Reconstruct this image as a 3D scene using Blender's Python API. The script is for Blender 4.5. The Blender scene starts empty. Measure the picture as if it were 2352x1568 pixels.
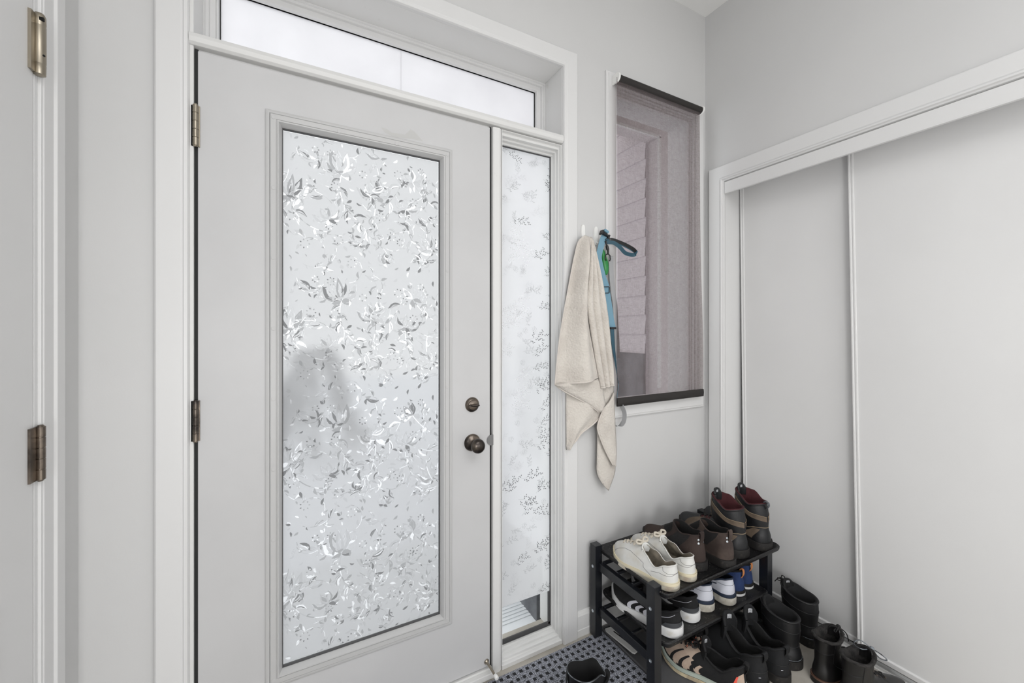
import bpy, math, random
from mathutils import Vector, Matrix
PI = math.pi
C = bpy.context.scene.collection

# ------------------------------------------------------------------ colours and materials
def lin(c):
    out = []
    for v in c[:3]:
        v = v / 255.0
        out.append(v / 12.92 if v <= 0.04045 else ((v + 0.055) / 1.055) ** 2.4)
    return (out[0], out[1], out[2], 1.0)

def sock(node, *names):
    for n in names:
        if n in node.inputs:
            return node.inputs[n]

def mat(name, col, rough=0.5, metal=0.0, bump=0.0, scale=200.0, col2=None, cscale=8.0, cmix=(0.4, 0.6), spec=None, coat=0.0, sheen=0.0, detail=3.0):
    m = bpy.data.materials.new(name); m.use_nodes = True
    nt = m.node_tree; b = nt.nodes['Principled BSDF']
    b.inputs['Base Color'].default_value = lin(col)
    b.inputs['Roughness'].default_value = rough
    b.inputs['Metallic'].default_value = metal
    if spec is not None: sock(b, 'Specular IOR Level', 'Specular').default_value = spec
    if coat: sock(b, 'Coat Weight', 'Coat').default_value = coat
    if sheen: sock(b, 'Sheen Weight', 'Sheen').default_value = sheen
    tc = nt.nodes.new('ShaderNodeTexCoord')
    if col2 is not None:
        n = nt.nodes.new('ShaderNodeTexNoise'); n.inputs['Scale'].default_value = cscale; n.inputs['Detail'].default_value = 5
        nt.links.new(tc.outputs['Object'], n.inputs['Vector'])
        r = nt.nodes.new('ShaderNodeValToRGB')
        r.color_ramp.elements[0].position = cmix[0]; r.color_ramp.elements[1].position = cmix[1]
        r.color_ramp.elements[0].color = lin(col); r.color_ramp.elements[1].color = lin(col2)
        nt.links.new(n.outputs[0], r.inputs[0]); nt.links.new(r.outputs[0], b.inputs['Base Color'])
    if bump:
        n2 = nt.nodes.new('ShaderNodeTexNoise'); n2.inputs['Scale'].default_value = scale; n2.inputs['Detail'].default_value = detail
        nt.links.new(tc.outputs['Object'], n2.inputs['Vector'])
        bp = nt.nodes.new('ShaderNodeBump'); bp.inputs['Strength'].default_value = bump; bp.inputs['Distance'].default_value = 0.002
        nt.links.new(n2.outputs[0], bp.inputs['Height']); nt.links.new(bp.outputs[0], b.inputs['Normal'])
    return m

def film_mat(name, tone, trans=0.35, rough=0.3):
    """frosted adhesive film: translucent with a share of rough see-through"""
    m = bpy.data.materials.new(name); m.use_nodes = True
    nt = m.node_tree; nt.nodes.clear()
    out = nt.nodes.new('ShaderNodeOutputMaterial')
    tl = nt.nodes.new('ShaderNodeBsdfTranslucent'); tl.inputs[0].default_value = (tone, tone, tone * 1.005, 1)
    rf = nt.nodes.new('ShaderNodeBsdfRefraction'); rf.inputs['Color'].default_value = (tone, tone, tone * 1.005, 1)
    rf.inputs['Roughness'].default_value = rough; rf.inputs['IOR'].default_value = 1.12
    df = nt.nodes.new('ShaderNodeBsdfDiffuse'); df.inputs[0].default_value = (tone * .8, tone * .8, tone * .8, 1)
    m1 = nt.nodes.new('ShaderNodeMixShader'); m1.inputs[0].default_value = trans
    m2 = nt.nodes.new('ShaderNodeMixShader'); m2.inputs[0].default_value = 0.15
    nt.links.new(tl.outputs[0], m1.inputs[1]); nt.links.new(rf.outputs[0], m1.inputs[2])
    nt.links.new(m1.outputs[0], m2.inputs[1]); nt.links.new(df.outputs[0], m2.inputs[2])
    nt.links.new(m2.outputs[0], out.inputs[0])
    return m

def glass_mat(name, tint=(.97, .98, .98), alpha=0.9):
    m = bpy.data.materials.new(name); m.use_nodes = True
    nt = m.node_tree; nt.nodes.clear()
    out = nt.nodes.new('ShaderNodeOutputMaterial')
    t = nt.nodes.new('ShaderNodeBsdfTransparent'); t.inputs[0].default_value = (*tint, 1)
    g = nt.nodes.new('ShaderNodeBsdfGlossy'); g.inputs['Roughness'].default_value = 0.03
    x = nt.nodes.new('ShaderNodeMixShader'); x.inputs[0].default_value = 1 - alpha
    nt.links.new(t.outputs[0], x.inputs[1]); nt.links.new(g.outputs[0], x.inputs[2]); nt.links.new(x.outputs[0], out.inputs[0])
    return m

M = {}
M['wall'] = mat('wall_paint', (208, 208, 208), .62, bump=.05, scale=260, col2=(205, 205, 205), cscale=1.2)
M['ceil'] = mat('ceiling_paint', (236, 236, 235), .8, bump=.08, scale=200)
M['trim'] = mat('trim_paint', (219, 219, 219), .38, bump=.02, scale=60)
M['trim_worn'] = mat('worn_trim_paint', (220, 220, 219), .4, bump=.04, scale=60, col2=(205, 204, 200), cscale=26, cmix=(.68, .8))
M['door'] = mat('door_paint', (198, 198, 199), .42, bump=.03, scale=160, col2=(194, 194, 195), cscale=3)
M['frame_grey'] = mat('glazing_frame_paint', (190, 190, 190), .4)
M['closet'] = mat('closet_door_paint', (222, 222, 222), .42, bump=.05, scale=200, col2=(219, 219, 219), cscale=2)
M['gap'] = mat('weather_strip_black', (38, 38, 38), .8)
M['gasket'] = mat('gasket_grey', (70, 70, 71), .6)
M['nickel'] = mat('satin_nickel', (158, 150, 136), .32, 1.0, bump=.05, scale=300)
M['bronze'] = mat('antique_nickel', (128, 118, 108), .3, 1.0, bump=.05, scale=200, col2=(70, 65, 62), cscale=14)
M['steel'] = mat('zinc_bolt', (205, 212, 218), .35, .9)
M['hole'] = mat('dark_recess', (12, 12, 12), .9)
M['floor'] = mat('floor_tile', (186, 181, 172), .5, bump=.1, scale=90, col2=(166, 160, 150), cscale=6)
M['mdark'] = mat('dark_interior', (120, 120, 120), .8)
M['white_pl'] = mat('white_plastic', (238, 238, 236), .3)
M['black_rack'] = mat('black_lacquered_steel', (22, 24, 29), .36, bump=.08, scale=260, col2=(62, 62, 64), cscale=60, cmix=(.66, .8), coat=.2)
M['black_tray'] = mat('black_plastic_tray', (19, 19, 21), .45, bump=.15, scale=200, col2=(120, 116, 110), cscale=190, cmix=(.62, .72))
M['tray_grey'] = mat('dark_grey_boot_tray', (84, 84, 86), .7, bump=.2, scale=150)
M['plate'] = mat('light_grey_plastic', (196, 196, 194), .5, bump=.1, scale=400)
M['snow'] = mat('snow', (240, 243, 248), .9)
M['step'] = mat('white_step', (225, 228, 231), .8, bump=.2, scale=120)
M['siding'] = mat('neighbour_siding', (222, 216, 220), .7)
M['palewall'] = mat('pale_stucco', (206, 200, 202), .9)
M['darkhouse'] = mat('outdoor_dark', (92, 94, 98), .9, col2=(130, 132, 136), cscale=5)

def rug_material():
    m = bpy.data.materials.new('woven_rug'); m.use_nodes = True
    nt = m.node_tree; b = nt.nodes['Principled BSDF']; b.inputs['Roughness'].default_value = .8
    tc = nt.nodes.new('ShaderNodeTexCoord')
    sp = nt.nodes.new('ShaderNodeSeparateXYZ')
    wn = nt.nodes.new('ShaderNodeTexNoise'); wn.inputs['Scale'].default_value = 60
    mx = nt.nodes.new('ShaderNodeVectorMath'); mx.operation = 'SCALE'; mx.inputs[3].default_value = .004
    ad = nt.nodes.new('ShaderNodeVectorMath'); ad.operation = 'ADD'
    nt.links.new(tc.outputs['Object'], wn.inputs['Vector']); nt.links.new(wn.outputs[1], mx.inputs[0])
    nt.links.new(tc.outputs['Object'], ad.inputs[0]); nt.links.new(mx.outputs[0], ad.inputs[1])
    nt.links.new(ad.outputs[0], sp.inputs[0])
    res = []
    for i in range(2):
        d = nt.nodes.new('ShaderNodeMath'); d.operation = 'MULTIPLY'; d.inputs[1].default_value = 1 / .028
        f = nt.nodes.new('ShaderNodeMath'); f.operation = 'FRACT'
        g = nt.nodes.new('ShaderNodeMath'); g.operation = 'GREATER_THAN'; g.inputs[1].default_value = .47
        nt.links.new(sp.outputs[i], d.inputs[0]); nt.links.new(d.outputs[0], f.inputs[0]); nt.links.new(f.outputs[0], g.inputs[0]); res.append(g)
    mm = nt.nodes.new('ShaderNodeMath'); mm.operation = 'MAXIMUM'
    nt.links.new(res[0].outputs[0], mm.inputs[0]); nt.links.new(res[1].outputs[0], mm.inputs[1])
    n = nt.nodes.new('ShaderNodeTexNoise'); n.inputs['Scale'].default_value = 420; n.inputs['Detail'].default_value = 2
    nt.links.new(tc.outputs['Object'], n.inputs['Vector'])
    r = nt.nodes.new('ShaderNodeValToRGB'); r.color_ramp.elements[0].position = .40; r.color_ramp.elements[1].position = .66
    r.color_ramp.elements[0].color = lin((36, 37, 42)); r.color_ramp.elements[1].color = lin((190, 194, 206))
    nt.links.new(n.outputs[0], r.inputs[0])
    mix = nt.nodes.new('ShaderNodeMix'); mix.data_type = 'RGBA'
    mix.inputs[6].default_value = lin((20, 21, 26))
    nt.links.new(mm.outputs[0], mix.inputs[0]); nt.links.new(r.outputs[0], mix.inputs[7])
    nt.links.new(mix.outputs[2], b.inputs['Base Color'])
    bp = nt.nodes.new('ShaderNodeBump'); bp.inputs['Strength'].default_value = .8; bp.inputs['Distance'].default_value = .004
    nt.links.new(mm.outputs[0], bp.inputs['Height']); nt.links.new(bp.outputs[0], b.inputs['Normal'])
    return m
M['rug'] = rug_material()

def blind_material():
    m = bpy.data.materials.new('sheer_dark_fabric'); m.use_nodes = True
    nt = m.node_tree; nt.nodes.clear()
    out = nt.nodes.new('ShaderNodeOutputMaterial')
    tc = nt.nodes.new('ShaderNodeTexCoord')
    cols = []
    for sc in ((45, 45, 1500), (1500, 45, 45)):
        mp = nt.nodes.new('ShaderNodeMapping'); mp.inputs['Scale'].default_value = sc
        n = nt.nodes.new('ShaderNodeTexNoise'); n.inputs['Scale'].default_value = 1; n.inputs['Detail'].default_value = 2
        nt.links.new(tc.outputs['Object'], mp.inputs[0]); nt.links.new(mp.outputs[0], n.inputs['Vector']); cols.append(n)
    ad = nt.nodes.new('ShaderNodeMath'); ad.operation = 'ADD'
    nt.links.new(cols[0].outputs[0], ad.inputs[0]); nt.links.new(cols[1].outputs[0], ad.inputs[1])
    rp = nt.nodes.new('ShaderNodeMapRange'); rp.inputs['From Min'].default_value = .7; rp.inputs['From Max'].default_value = 1.3
    rp.inputs['To Min'].default_value = .30; rp.inputs['To Max'].default_value = .52
    nt.links.new(ad.outputs[0], rp.inputs[0])
    t = nt.nodes.new('ShaderNodeBsdfTransparent'); t.inputs[0].default_value = (.95, .91, .91, 1)
    d = nt.nodes.new('ShaderNodeBsdfDiffuse'); d.inputs[0].default_value = lin((104, 96, 94))
    tl = nt.nodes.new('ShaderNodeBsdfTranslucent'); tl.inputs[0].default_value = lin((140, 130, 132))
    a = nt.nodes.new('ShaderNodeMixShader'); a.inputs[0].default_value = .4
    x = nt.nodes.new('ShaderNodeMixShader')
    nt.links.new(d.outputs[0], a.inputs[1]); nt.links.new(tl.outputs[0], a.inputs[2])
    nt.links.new(rp.outputs[0], x.inputs[0]); nt.links.new(a.outputs[0], x.inputs[1]); nt.links.new(t.outputs[0], x.inputs[2])
    nt.links.new(x.outputs[0], out.inputs[0])
    return m
M['blind'] = blind_material()
M['roller'] = mat('dark_roller_fabric', (44, 41, 40), .8, bump=.3, scale=900)

def towel_material():
    m = mat('beige_terry', (219, 213, 205), .95, sheen=.2, col2=(208, 201, 193), cscale=9)
    nt = m.node_tree; b = nt.nodes['Principled BSDF']
    tc = nt.nodes.new('ShaderNodeTexCoord')
    mp = nt.nodes.new('ShaderNodeMapping'); mp.inputs['Rotation'].default_value = (0, .6, 0)
    v = nt.nodes.new('ShaderNodeTexVoronoi'); v.inputs['Scale'].default_value = 105
    n = nt.nodes.new('ShaderNodeTexNoise'); n.inputs['Scale'].default_value = 500
    ad = nt.nodes.new('ShaderNodeMath'); ad.operation = 'ADD'
    nt.links.new(tc.outputs['Object'], mp.inputs[0]); nt.links.new(mp.outputs[0], v.inputs['Vector']); nt.links.new(tc.outputs['Object'], n.inputs['Vector'])
    nt.links.new(v.outputs[0], ad.inputs[0]); nt.links.new(n.outputs[0], ad.inputs[1])
    bp = nt.nodes.new('ShaderNodeBump'); bp.inputs['Strength'].default_value = .8; bp.inputs['Distance'].default_value = .003
    nt.links.new(ad.outputs[0], bp.inputs['Height']); nt.links.new(bp.outputs[0], b.inputs['Normal'])
    return m
M['towel'] = towel_material()
M['towel_hem'] = mat('towel_hem', (211, 204, 197), .9, bump=.5, scale=400)
M['strap_blue'] = mat('blue_webbing', (112, 152, 172), .6, bump=.3, scale=900)
M['strap_navy'] = mat('dark_teal_webbing', (46, 82, 98), .6, bump=.3, scale=900)
M['strap_grey'] = mat('grey_webbing', (160, 161, 163), .45, bump=.2, scale=900)
M['blk_pl'] = mat('black_plastic', (22, 22, 24), .35)
M['green'] = mat('green_plastic', (38, 130, 62), .35)
M['red'] = mat('red_fabric', (205, 40, 28), .6)

# ------------------------------------------------------------------ mesh helpers
class MB:
    def __init__(s): s.v = []; s.f = []; s.m = []
    def add(s, vs, fs, mi=0):
        o = len(s.v); s.v += [tuple(p) for p in vs]; s.f += [tuple(i + o for i in f) for f in fs]; s.m += [mi] * len(fs); return s
    def box(s, x0, x1, y0, y1, z0, z1, mi=0):
        vs = [(x, y, z) for x in (x0, x1) for y in (y0, y1) for z in (z0, z1)]
        return s.add(vs, [(0, 1, 3, 2), (4, 6, 7, 5), (0, 4, 5, 1), (2, 3, 7, 6), (0, 2, 6, 4), (1, 5, 7, 3)], mi)
    def grid(s, rows, closed=False, mi=0, capa=False, capb=False):
        n = len(rows[0]); o = len(s.v)
        for r in rows: s.v += [tuple(p) for p in r]
        for i in range(len(rows) - 1):
            for j in range(n if closed else n - 1):
                k = (j + 1) % n
                s.f.append((o + i * n + j, o + i * n + k, o + (i + 1) * n + k, o + (i + 1) * n + j)); s.m.append(mi)
        if capa: s.f.append(tuple(o + j for j in range(n))[::-1]); s.m.append(mi)
        if capb: s.f.append(tuple(o + (len(rows) - 1) * n + j for j in range(n))); s.m.append(mi)
        return s
    def tube(s, path, r, n=8, mi=0, closed=False):
        P = [Vector(p) for p in path]; rows = []; up = None
        for i, p in enumerate(P):
            if closed: d = P[(i + 1) % len(P)] - P[i - 1]
            else: d = P[min(i + 1, len(P) - 1)] - P[max(i - 1, 0)]
            d.normalize()
            if up is None: up = d.orthogonal().normalized()
            else:
                up = up - d * up.dot(d)
                up = up.normalized() if up.length > 1e-6 else d.orthogonal().normalized()
            w = d.cross(up); rr = r[i] if isinstance(r, (list, tuple)) else r
            rows.append([p + up * (rr * math.cos(a)) + w * (rr * math.sin(a)) for a in [2 * PI * k / n for k in range(n)]])
        if closed: rows.append(rows[0])
        return s.grid(rows, True, mi, not closed, not closed)
    def ribbon(s, path, wdir, w, th=.0016, mi=0):
        """flat strap: path centre line, wdir list or single width direction"""
        P = [Vector(p) for p in path]; rows = []
        for i, p in enumerate(P):
            d = (P[min(i + 1, len(P) - 1)] - P[max(i - 1, 0)]).normalized()
            wd = Vector(wdir[i] if isinstance(wdir, list) else wdir); wd = (wd - d * wd.dot(d)).normalized()
            nn = d.cross(wd)
            rows.append([p + wd * w / 2 + nn * th / 2, p - wd * w / 2 + nn * th / 2, p - wd * w / 2 - nn * th / 2, p + wd * w / 2 - nn * th / 2])
        return s.grid(rows, True, mi, True, True)
    def lathe(s, prof, origin, axis, n=28, mi=0):
        a = Vector(axis).normalized(); u = a.orthogonal().normalized(); w = a.cross(u); o = Vector(origin)
        rows = [[o + a * h + (u * math.cos(t) + w * math.sin(t)) * max(r, 1e-5) for t in [2 * PI * k / n for k in range(n)]] for r, h in prof]
        return s.grid(rows, True, mi, True, True)
    def build(s, name, mats, parent=None, smooth=False, bevel=0, seg=2, solid=0, sub=0, auto=None):
        me = bpy.data.meshes.new(name); me.from_pydata(s.v, [], s.f); me.validate(); me.update()
        if not isinstance(mats, (list, tuple)): mats = [mats]
        for mm in mats: me.materials.append(M[mm] if isinstance(mm, str) else mm)
        if len(me.polygons) == len(s.m):
            me.polygons.foreach_set('material_index', s.m)
        if smooth or auto: me.polygons.foreach_set('use_smooth', [True] * len(me.polygons))
        if auto: me.set_sharp_from_angle(angle=math.radians(auto))
        o = bpy.data.objects.new(name, me); C.objects.link(o)
        if parent is not None: o.parent = parent
        if solid:
            d = o.modifiers.new('s', 'SOLIDIFY'); d.thickness = solid; d.offset = 0
        if bevel:
            d = o.modifiers.new('b', 'BEVEL'); d.width = bevel; d.segments = seg; d.limit_method = 'ANGLE'
        if sub:
            d = o.modifiers.new('u', 'SUBSURF'); d.levels = sub; d.render_levels = sub
        return o

def tag(o, label, cat, group=None, kind=None):
    o['label'] = label; o['category'] = cat
    if group: o['group'] = group
    if kind: o['kind'] = kind
    return o
def empty(name, loc=(0, 0, 0), rz=0):
    o = bpy.data.objects.new(name, None); C.objects.link(o); o.location = loc; o.rotation_euler = (0, 0, rz); o.empty_display_size = .05
    return o
def struct(o, label, cat): return tag(o, label, cat, kind='structure')

def sweep(mb, pts, inw, prof, mp, closed=False, mi=0):
    """mitred moulding: pts corners, inw inward vectors, prof (inset, depth)"""
    rows = [[mp(p[0] + q[0] * a, p[1] + q[1] * a, d) for a, d in prof] for p, q in zip(pts, inw)]
    if closed: rows.append(rows[0])
    mb.grid(rows, True, mi, not closed, not closed)
    return mb
backm = lambda a, b, d: (a, -d, b)          # d = how far it stands out into the room from y=0
rightm = lambda a, b, d: (1.912 - d, a, b)
def ring4(x0, x1, z0, z1): return [(x0, z0), (x0, z1), (x1, z1), (x1, z0)], [(1, 1), (1, -1), (-1, -1), (-1, 1)]
def sstep(a, b, x):
    t = max(0, min(1, (x - a) / (b - a))); return t * t * (3 - 2 * t)
def interp(tab, x):
    if x <= tab[0][0]: return tab[0][1]
    for (a, va), (b, vb) in zip(tab, tab[1:]):
        if x <= b:
            t = (x - a) / (b - a); t = t * t * (3 - 2 * t); return va + (vb - va) * t
    return tab[-1][1]
def catmull(pts, n=6, closed=False):
    P = [Vector(p) for p in pts]; out = []
    L = len(P)
    rng = range(L if closed else L - 1)
    for i in rng:
        if closed: a, b, c, d = P[i - 1], P[i], P[(i + 1) % L], P[(i + 2) % L]
        else: a, b, c, d = P[max(i - 1, 0)], P[i], P[i + 1], P[min(i + 2, L - 1)]
        for k in range(n):
            t = k / n
            out.append(.5 * ((2 * b) + (c - a) * t + (2 * a - 5 * b + 4 * c - d) * t * t + (3 * b - a - 3 * c + d) * t ** 3))
    if not closed: out.append(P[-1])
    return out

# ------------------------------------------------------------------ room shell
CEIL = 2.978; XL = -.481; XR = 1.912; YF = -4.4
mb = MB()
mb.box(XL - .16, -.27, 0, .17, 0, CEIL).box(1.0, 1.272, 0, .17, 0, CEIL).box(1.832, XR + .1, 0, .17, 0, CEIL)
mb.box(-.27, 1.0, 0, .17, 2.44, CEIL).box(1.272, 1.832, 0, .17, 2.432, CEIL).box(1.272, 1.832, 0, .17, 0, .965)
struct(mb.build('wall_back', 'wall'), 'light grey painted wall around the front door and window', 'wall')
mb = MB()
mb.box(XR, XR + .1, -.112, 0, 0, CEIL).box(XR, XR + .1, -2.7, -.112, 2.09, CEIL).box(XR, XR + .1, YF, -2.7, 0, CEIL)
mb.box(XR + .1, 2.7, -.112, -.02, 0, CEIL)
mb.box(2.68, 2.74, -2.8, -.112, 0, CEIL).box(XR + .1, 2.7, -2.8, -2.7, 0, CEIL)
struct(mb.build('wall_right', 'wall'), 'light grey painted wall above and around the closet', 'wall')
mb = MB()
mb.box(XL - .12, XL, -.19, 0, 0, CEIL).box(XL - .12, XL, -1.03, -.19, 2.06, CEIL).box(XL - .12, XL, YF, -1.03, 0, CEIL)
struct(mb.build('wall_left', 'wall'), 'narrow strip of grey painted wall left of the front door', 'wall')
struct(MB().box(XL - .12, XR + .1, YF - .1, YF, 0, CEIL).build('wall_front', 'wall'), 'painted wall at the far end of the hall behind the viewer', 'wall')
struct(MB().box(XL - .2, 2.75, YF - .1, .17, CEIL, CEIL + .1).build('ceiling', 'ceil'), 'flat light grey ceiling seen in the upper corner', 'ceiling')
struct(MB().box(XL - .2, 2.75, YF - .1, .16, -.06, 0).build('floor', 'floor'), 'brownish grey tiled floor at the foot of the door', 'floor')

# casing round the front door unit
casp = [(0, 0), (0, .014), (.004, .017), (.055, .017), (.06, .015), (.062, .019), (.07, .018), (.073, .012), (.073, 0)]
mb = MB()
sweep(mb, [(-.332, 0), (-.332, 2.499), (1.060, 2.499), (1.060, 0)], [(1, 0), (1, -1), (-1, -1), (-1, 0)], casp, backm)
struct(mb.build('trim_1', 'trim', bevel=.0008), 'flat white casing board framing the front door, transom and sidelight', 'trim')
# jambs, transom bar and mullion
mb = MB()
mb.box(-.27, -.2505, -.004, .17, 0, 2.44).box(.9855, 1.0, -.004, .17, 0, 2.44).box(-.2505, .9855, 0, .17, 2.426, 2.44)
barp = [(-.17, 2.097), (-.012, 2.097), (-.012, 2.103), (.008, 2.104), (.016, 2.110), (.018, 2.122), (.014, 2.134), (.004, 2.140), (-.17, 2.142)]
mb.grid([[(x, -d, z) for d, z in barp] for x in (-.2595, .9865)], True, 0, True, True)
mulp = [(.660, -.17), (.660, -.012), (.663, -.012), (.664, .002), (.669, .006), (.692, .006), (.701, .001), (.703, -.17)]
mb.grid([[(x, -d, z) for x, d in mulp] for z in (0.0, 2.099)], True, 0, True, True)
struct(mb.build('trim_2', 'trim_worn', bevel=.0012), 'white painted jambs, transom bar and mullion of the entrance frame', 'door frame')
# dark weather strip around the slab
mb = MB()
mb.box(-.2505, -.2415, .004, .03, .02, 2.1).box(.6535, .661, .006, .03, .02, 2.1).box(-.25, .66, .012, .03, 2.088, 2.098)
struct(mb.build('trim_3', 'gap'), 'black weather strip in the gap around the front door', 'weather strip')
# sill strip and threshold below
mb = MB()
mb.box(-.25, .66, -.022, .17, 0, .022).box(-.25, .66, -.006, .17, .022, .03)
struct(mb.build('trim_4', 'trim_worn', bevel=.002), 'worn white threshold under the front door', 'threshold')

# ------------------------------------------------------------------ front door
door = empty('door_1', (-.24, 0, 0)); struct(door, 'white front door with tall floral frosted glass panel', 'door')
def P(mb, *a, **k):            # build under door_1 keeping world coordinates
    o = mb.build(*a, **k); return o
def under(o, root):
    o.parent = root; o.matrix_parent_inverse = Matrix.Identity(4)
    me = o.data; off = Vector(root.location)
    me.transform(Matrix.Translation(-off)); return o
X0, X1, Z0, Z1 = -.2415, .6525, .036, 2.0935
gx0, gx1, gz0, gz1 = -.039, .458, .292, 1.932
mb = MB()
mb.box(X0, gx0 - .012, 0, .044, Z0, Z1).box(gx1 + .012, X1, 0, .044, Z0, Z1).box(gx0 - .012, gx1 + .012, 0, .044, gz1 + .012, Z1).box(gx0 - .012, gx1 + .012, 0, .044, Z0, gz0 - .012)
under(mb.build('door_slab', 'door'), door)
# glazing frame with stepped profile
mb = MB(); p, q = ring4(-.081, .500, .250, 1.974)
prof = [(0, -.003), (0, .0045), (.003, .006), (.009, .006), (.011, .0035), (.013, .009), (.027, .0095), (.028, .0075), (.030, .0075), (.031, .012), (.034, .012), (.043, -.006), (.043, -.014), (.02, -.014)]
sweep(mb, p, q, prof, backm, True)
gf = under(mb.build('glazing_frame', 'frame_grey', auto=30), door)
mb = MB()
def plug(x, z): mb.lathe([(.0058, 0), (.0058, .0006), (.0052, .0010), (0, .0010)], (x, -.0092, z), (0, -1, 0), 16)
for i in range(9):
    plug(-.0605, .275 + i * .2095); plug(.4795, .275 + i * .2095)
for i in range(1, 3): plug(-.0605 + i * .18, 1.951); plug(-.0605 + i * .18, .271)
under(mb.build('screw_plugs', 'frame_grey', smooth=False), door)
mb = MB(); p, q = ring4(gx0 - .001, gx1 + .001, gz0 - .001, gz1 + .001)
sweep(mb, p, q, [(0, -.006), (.004, -.006), (.004, -.018), (0, -.018)], backm, True)
under(mb.build('glass_gasket', 'gasket'), door)
under(MB().box(gx0 - .004, gx1 + .004, .019, .024, gz0 - .004, gz1 + .004).build('glass_pane', glass_mat('clear_glass', alpha=.97)), door)

# floral film
FT = [film_mat('film_base', .60, .4, .35), film_mat('film_dark', .25, .2, .3), film_mat('film_mid', .42, .25, .3), film_mat('film_pale', .55, .4, .3), film_mat('film_bright', .90, .5, .2)]
def clip_poly(poly, x0, x1, z0, z1):
    def cl(ps, ins, inter):
        out = []
        for i, c in enumerate(ps):
            p_ = ps[i - 1]
            if ins(c):
                if not ins(p_): out.append(inter(p_, c))
                out.append(c)
            elif ins(p_): out.append(inter(p_, c))
        return out
    def ix(v): return lambda a, b: (v, a[1] + (b[1] - a[1]) * (v - a[0]) / (b[0] - a[0]))
    def iz(v): return lambda a, b: (a[0] + (b[0] - a[0]) * (v - a[1]) / (b[1] - a[1]), v)
    for ins, it in ((lambda c: c[0] >= x0, ix(x0)), (lambda c: c[0] <= x1, ix(x1)), (lambda c: c[1] >= z0, iz(z0)), (lambda c: c[1] <= z1, iz(z1))):
        poly = cl(poly, ins, it)
        if len(poly) < 3: return []
    return poly
def leafpoly(x, z, a, L, W, bend=0.0, n=7):
    up, dn = [], []
    for i in range(n + 1):
        t = i / n; w = W * math.sin(PI * t ** .8) * .5; yb = bend * L * math.sin(PI * t)
        up.append((t * L, yb + w)); dn.append((t * L, yb - w))
    pts = up + dn[::-1][1:-1]
    ca, sa = math.cos(a), math.sin(a)
    return [(x + px * ca - pz * sa, z + px * sa + pz * ca) for px, pz in pts]
def stempolys(pts, w):
    out = []
    for a, b in zip(pts, pts[1:]):
        dx, dz = b[0] - a[0], b[1] - a[1]; l = math.hypot(dx, dz) or 1; nx, nz = -dz / l * w / 2, dx / l * w / 2
        out.append([(a[0] + nx, a[1] + nz), (b[0] + nx, b[1] + nz), (b[0] - nx, b[1] - nz), (a[0] - nx, a[1] - nz)])
    return out
rnd = random.Random(7)
TH = .41; TW = .497
tile = []      # (kind, poly)
def tulip(x, z, a, s, rn):
    for da, L, W, bd in ((-.75, 1, .34, -.16), (.75, 1, .34, .16), (-.35, 1.05, .34, -.06), (.35, 1.05, .34, .06), (0, 1.05, .3, 0)):
        tile.append(('p', leafpoly(x, z, a + da, s * L, s * W, bd)))
        tile.append(('q', leafpoly(x + math.cos(a + da) * s * .2, z + math.sin(a + da) * s * .2, a + da, s * L * .6, s * W * .42, bd)))
    for da in (-2.2, 2.2, -1.7, 1.7): tile.append(('l', leafpoly(x, z, a + da, s * .42, s * .2, .1)))
def sprig(x, z, a, n, cv, st, big, small, w):
    pts = [(x, z)]
    for i in range(n):
        a += cv; x += math.cos(a) * st; z += math.sin(a) * st; pts.append((x, z))
        if i % 2 == 0:
            sd = 1 if i % 4 else -1; b_ = rnd.random() < big
            L_ = rnd.uniform(.030, .050) if b_ else rnd.uniform(.014, .026) * small
            tile.append(('l', leafpoly(x, z, a + sd * rnd.uniform(.5, .9), L_, L_ * (.28 if b_ else .34), sd * .14)))
            if b_: tile.append(('q', leafpoly(x + math.cos(a + sd * .7) * .006, z + math.sin(a + sd * .7) * .006, a + sd * .7, L_ * .75, L_ * .10, sd * .14)))
    for s_ in stempolys(pts, w): tile.append(('s', s_))
def bloom(x, z, a, s):
    for da, L, W, bd in ((-1.0, 1.0, .36, -.2), (1.0, 1.0, .36, .2), (-.3, .85, .4, -.05), (.3, .85, .4, .05)):
        tile.append(('p', leafpoly(x, z, a + da, s * L, s * W, bd)))
        tile.append(('q', leafpoly(x + math.cos(a + da) * s * .15, z + math.sin(a + da) * s * .15, a + da, s * L * .7, s * W * .5, bd)))
    for da in (2.4, -2.4): tile.append(('l', leafpoly(x, z, a + da, s * .6, s * .25, .1)))
tulip(.168, .30, 1.7, .075, rnd); tulip(.020, .205, 1.45, .072, rnd); bloom(.275, .245, 1.75, .066); bloom(.400, .315, 2.0, .060)
bloom(.130, .150, 1.9, .050); bloom(.375, .215, 1.2, .055); tulip(.472, .08, 2.0, .058, rnd); tulip(.30, .02, 1.1, .040, rnd); bloom(.21, .085, .7, .04)
sprig(.168, .30, -1.9, 13, .10, .013, .6, 1, .003); sprig(.275, .245, -1.5, 14, -.05, .013, .6, 1, .003); sprig(.400, .315, -1.0, 12, .05, .013, .6, 1, .003)
sprig(.02, .205, -1.5, 12, .12, .013, .6, 1, .003); sprig(.375, .215, -1.7, 14, .07, .012, .6, 1, .0026); sprig(.47, .08, 2.2, 10, -.1, .013, .7, 1, .003)
for k in range(36):
    sprig((k % 6 + rnd.random()) / 6 * TW, (k // 6 + rnd.random()) / 6 * TH, rnd.uniform(0, 2 * PI), rnd.randint(7, 12), rnd.uniform(-.30, .30), .0115, .30, rnd.uniform(.6, 1.1), .0016)
for k in range(132):
    L_ = rnd.uniform(.010, .024)
    tile.append(('l', leafpoly((k % 12 + rnd.random()) / 12 * TW, (k // 12 + rnd.random()) / 11 * TH, rnd.uniform(0, 2 * PI), L_, L_ * rnd.uniform(.3, .45), rnd.uniform(-.2, .2))))
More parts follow.
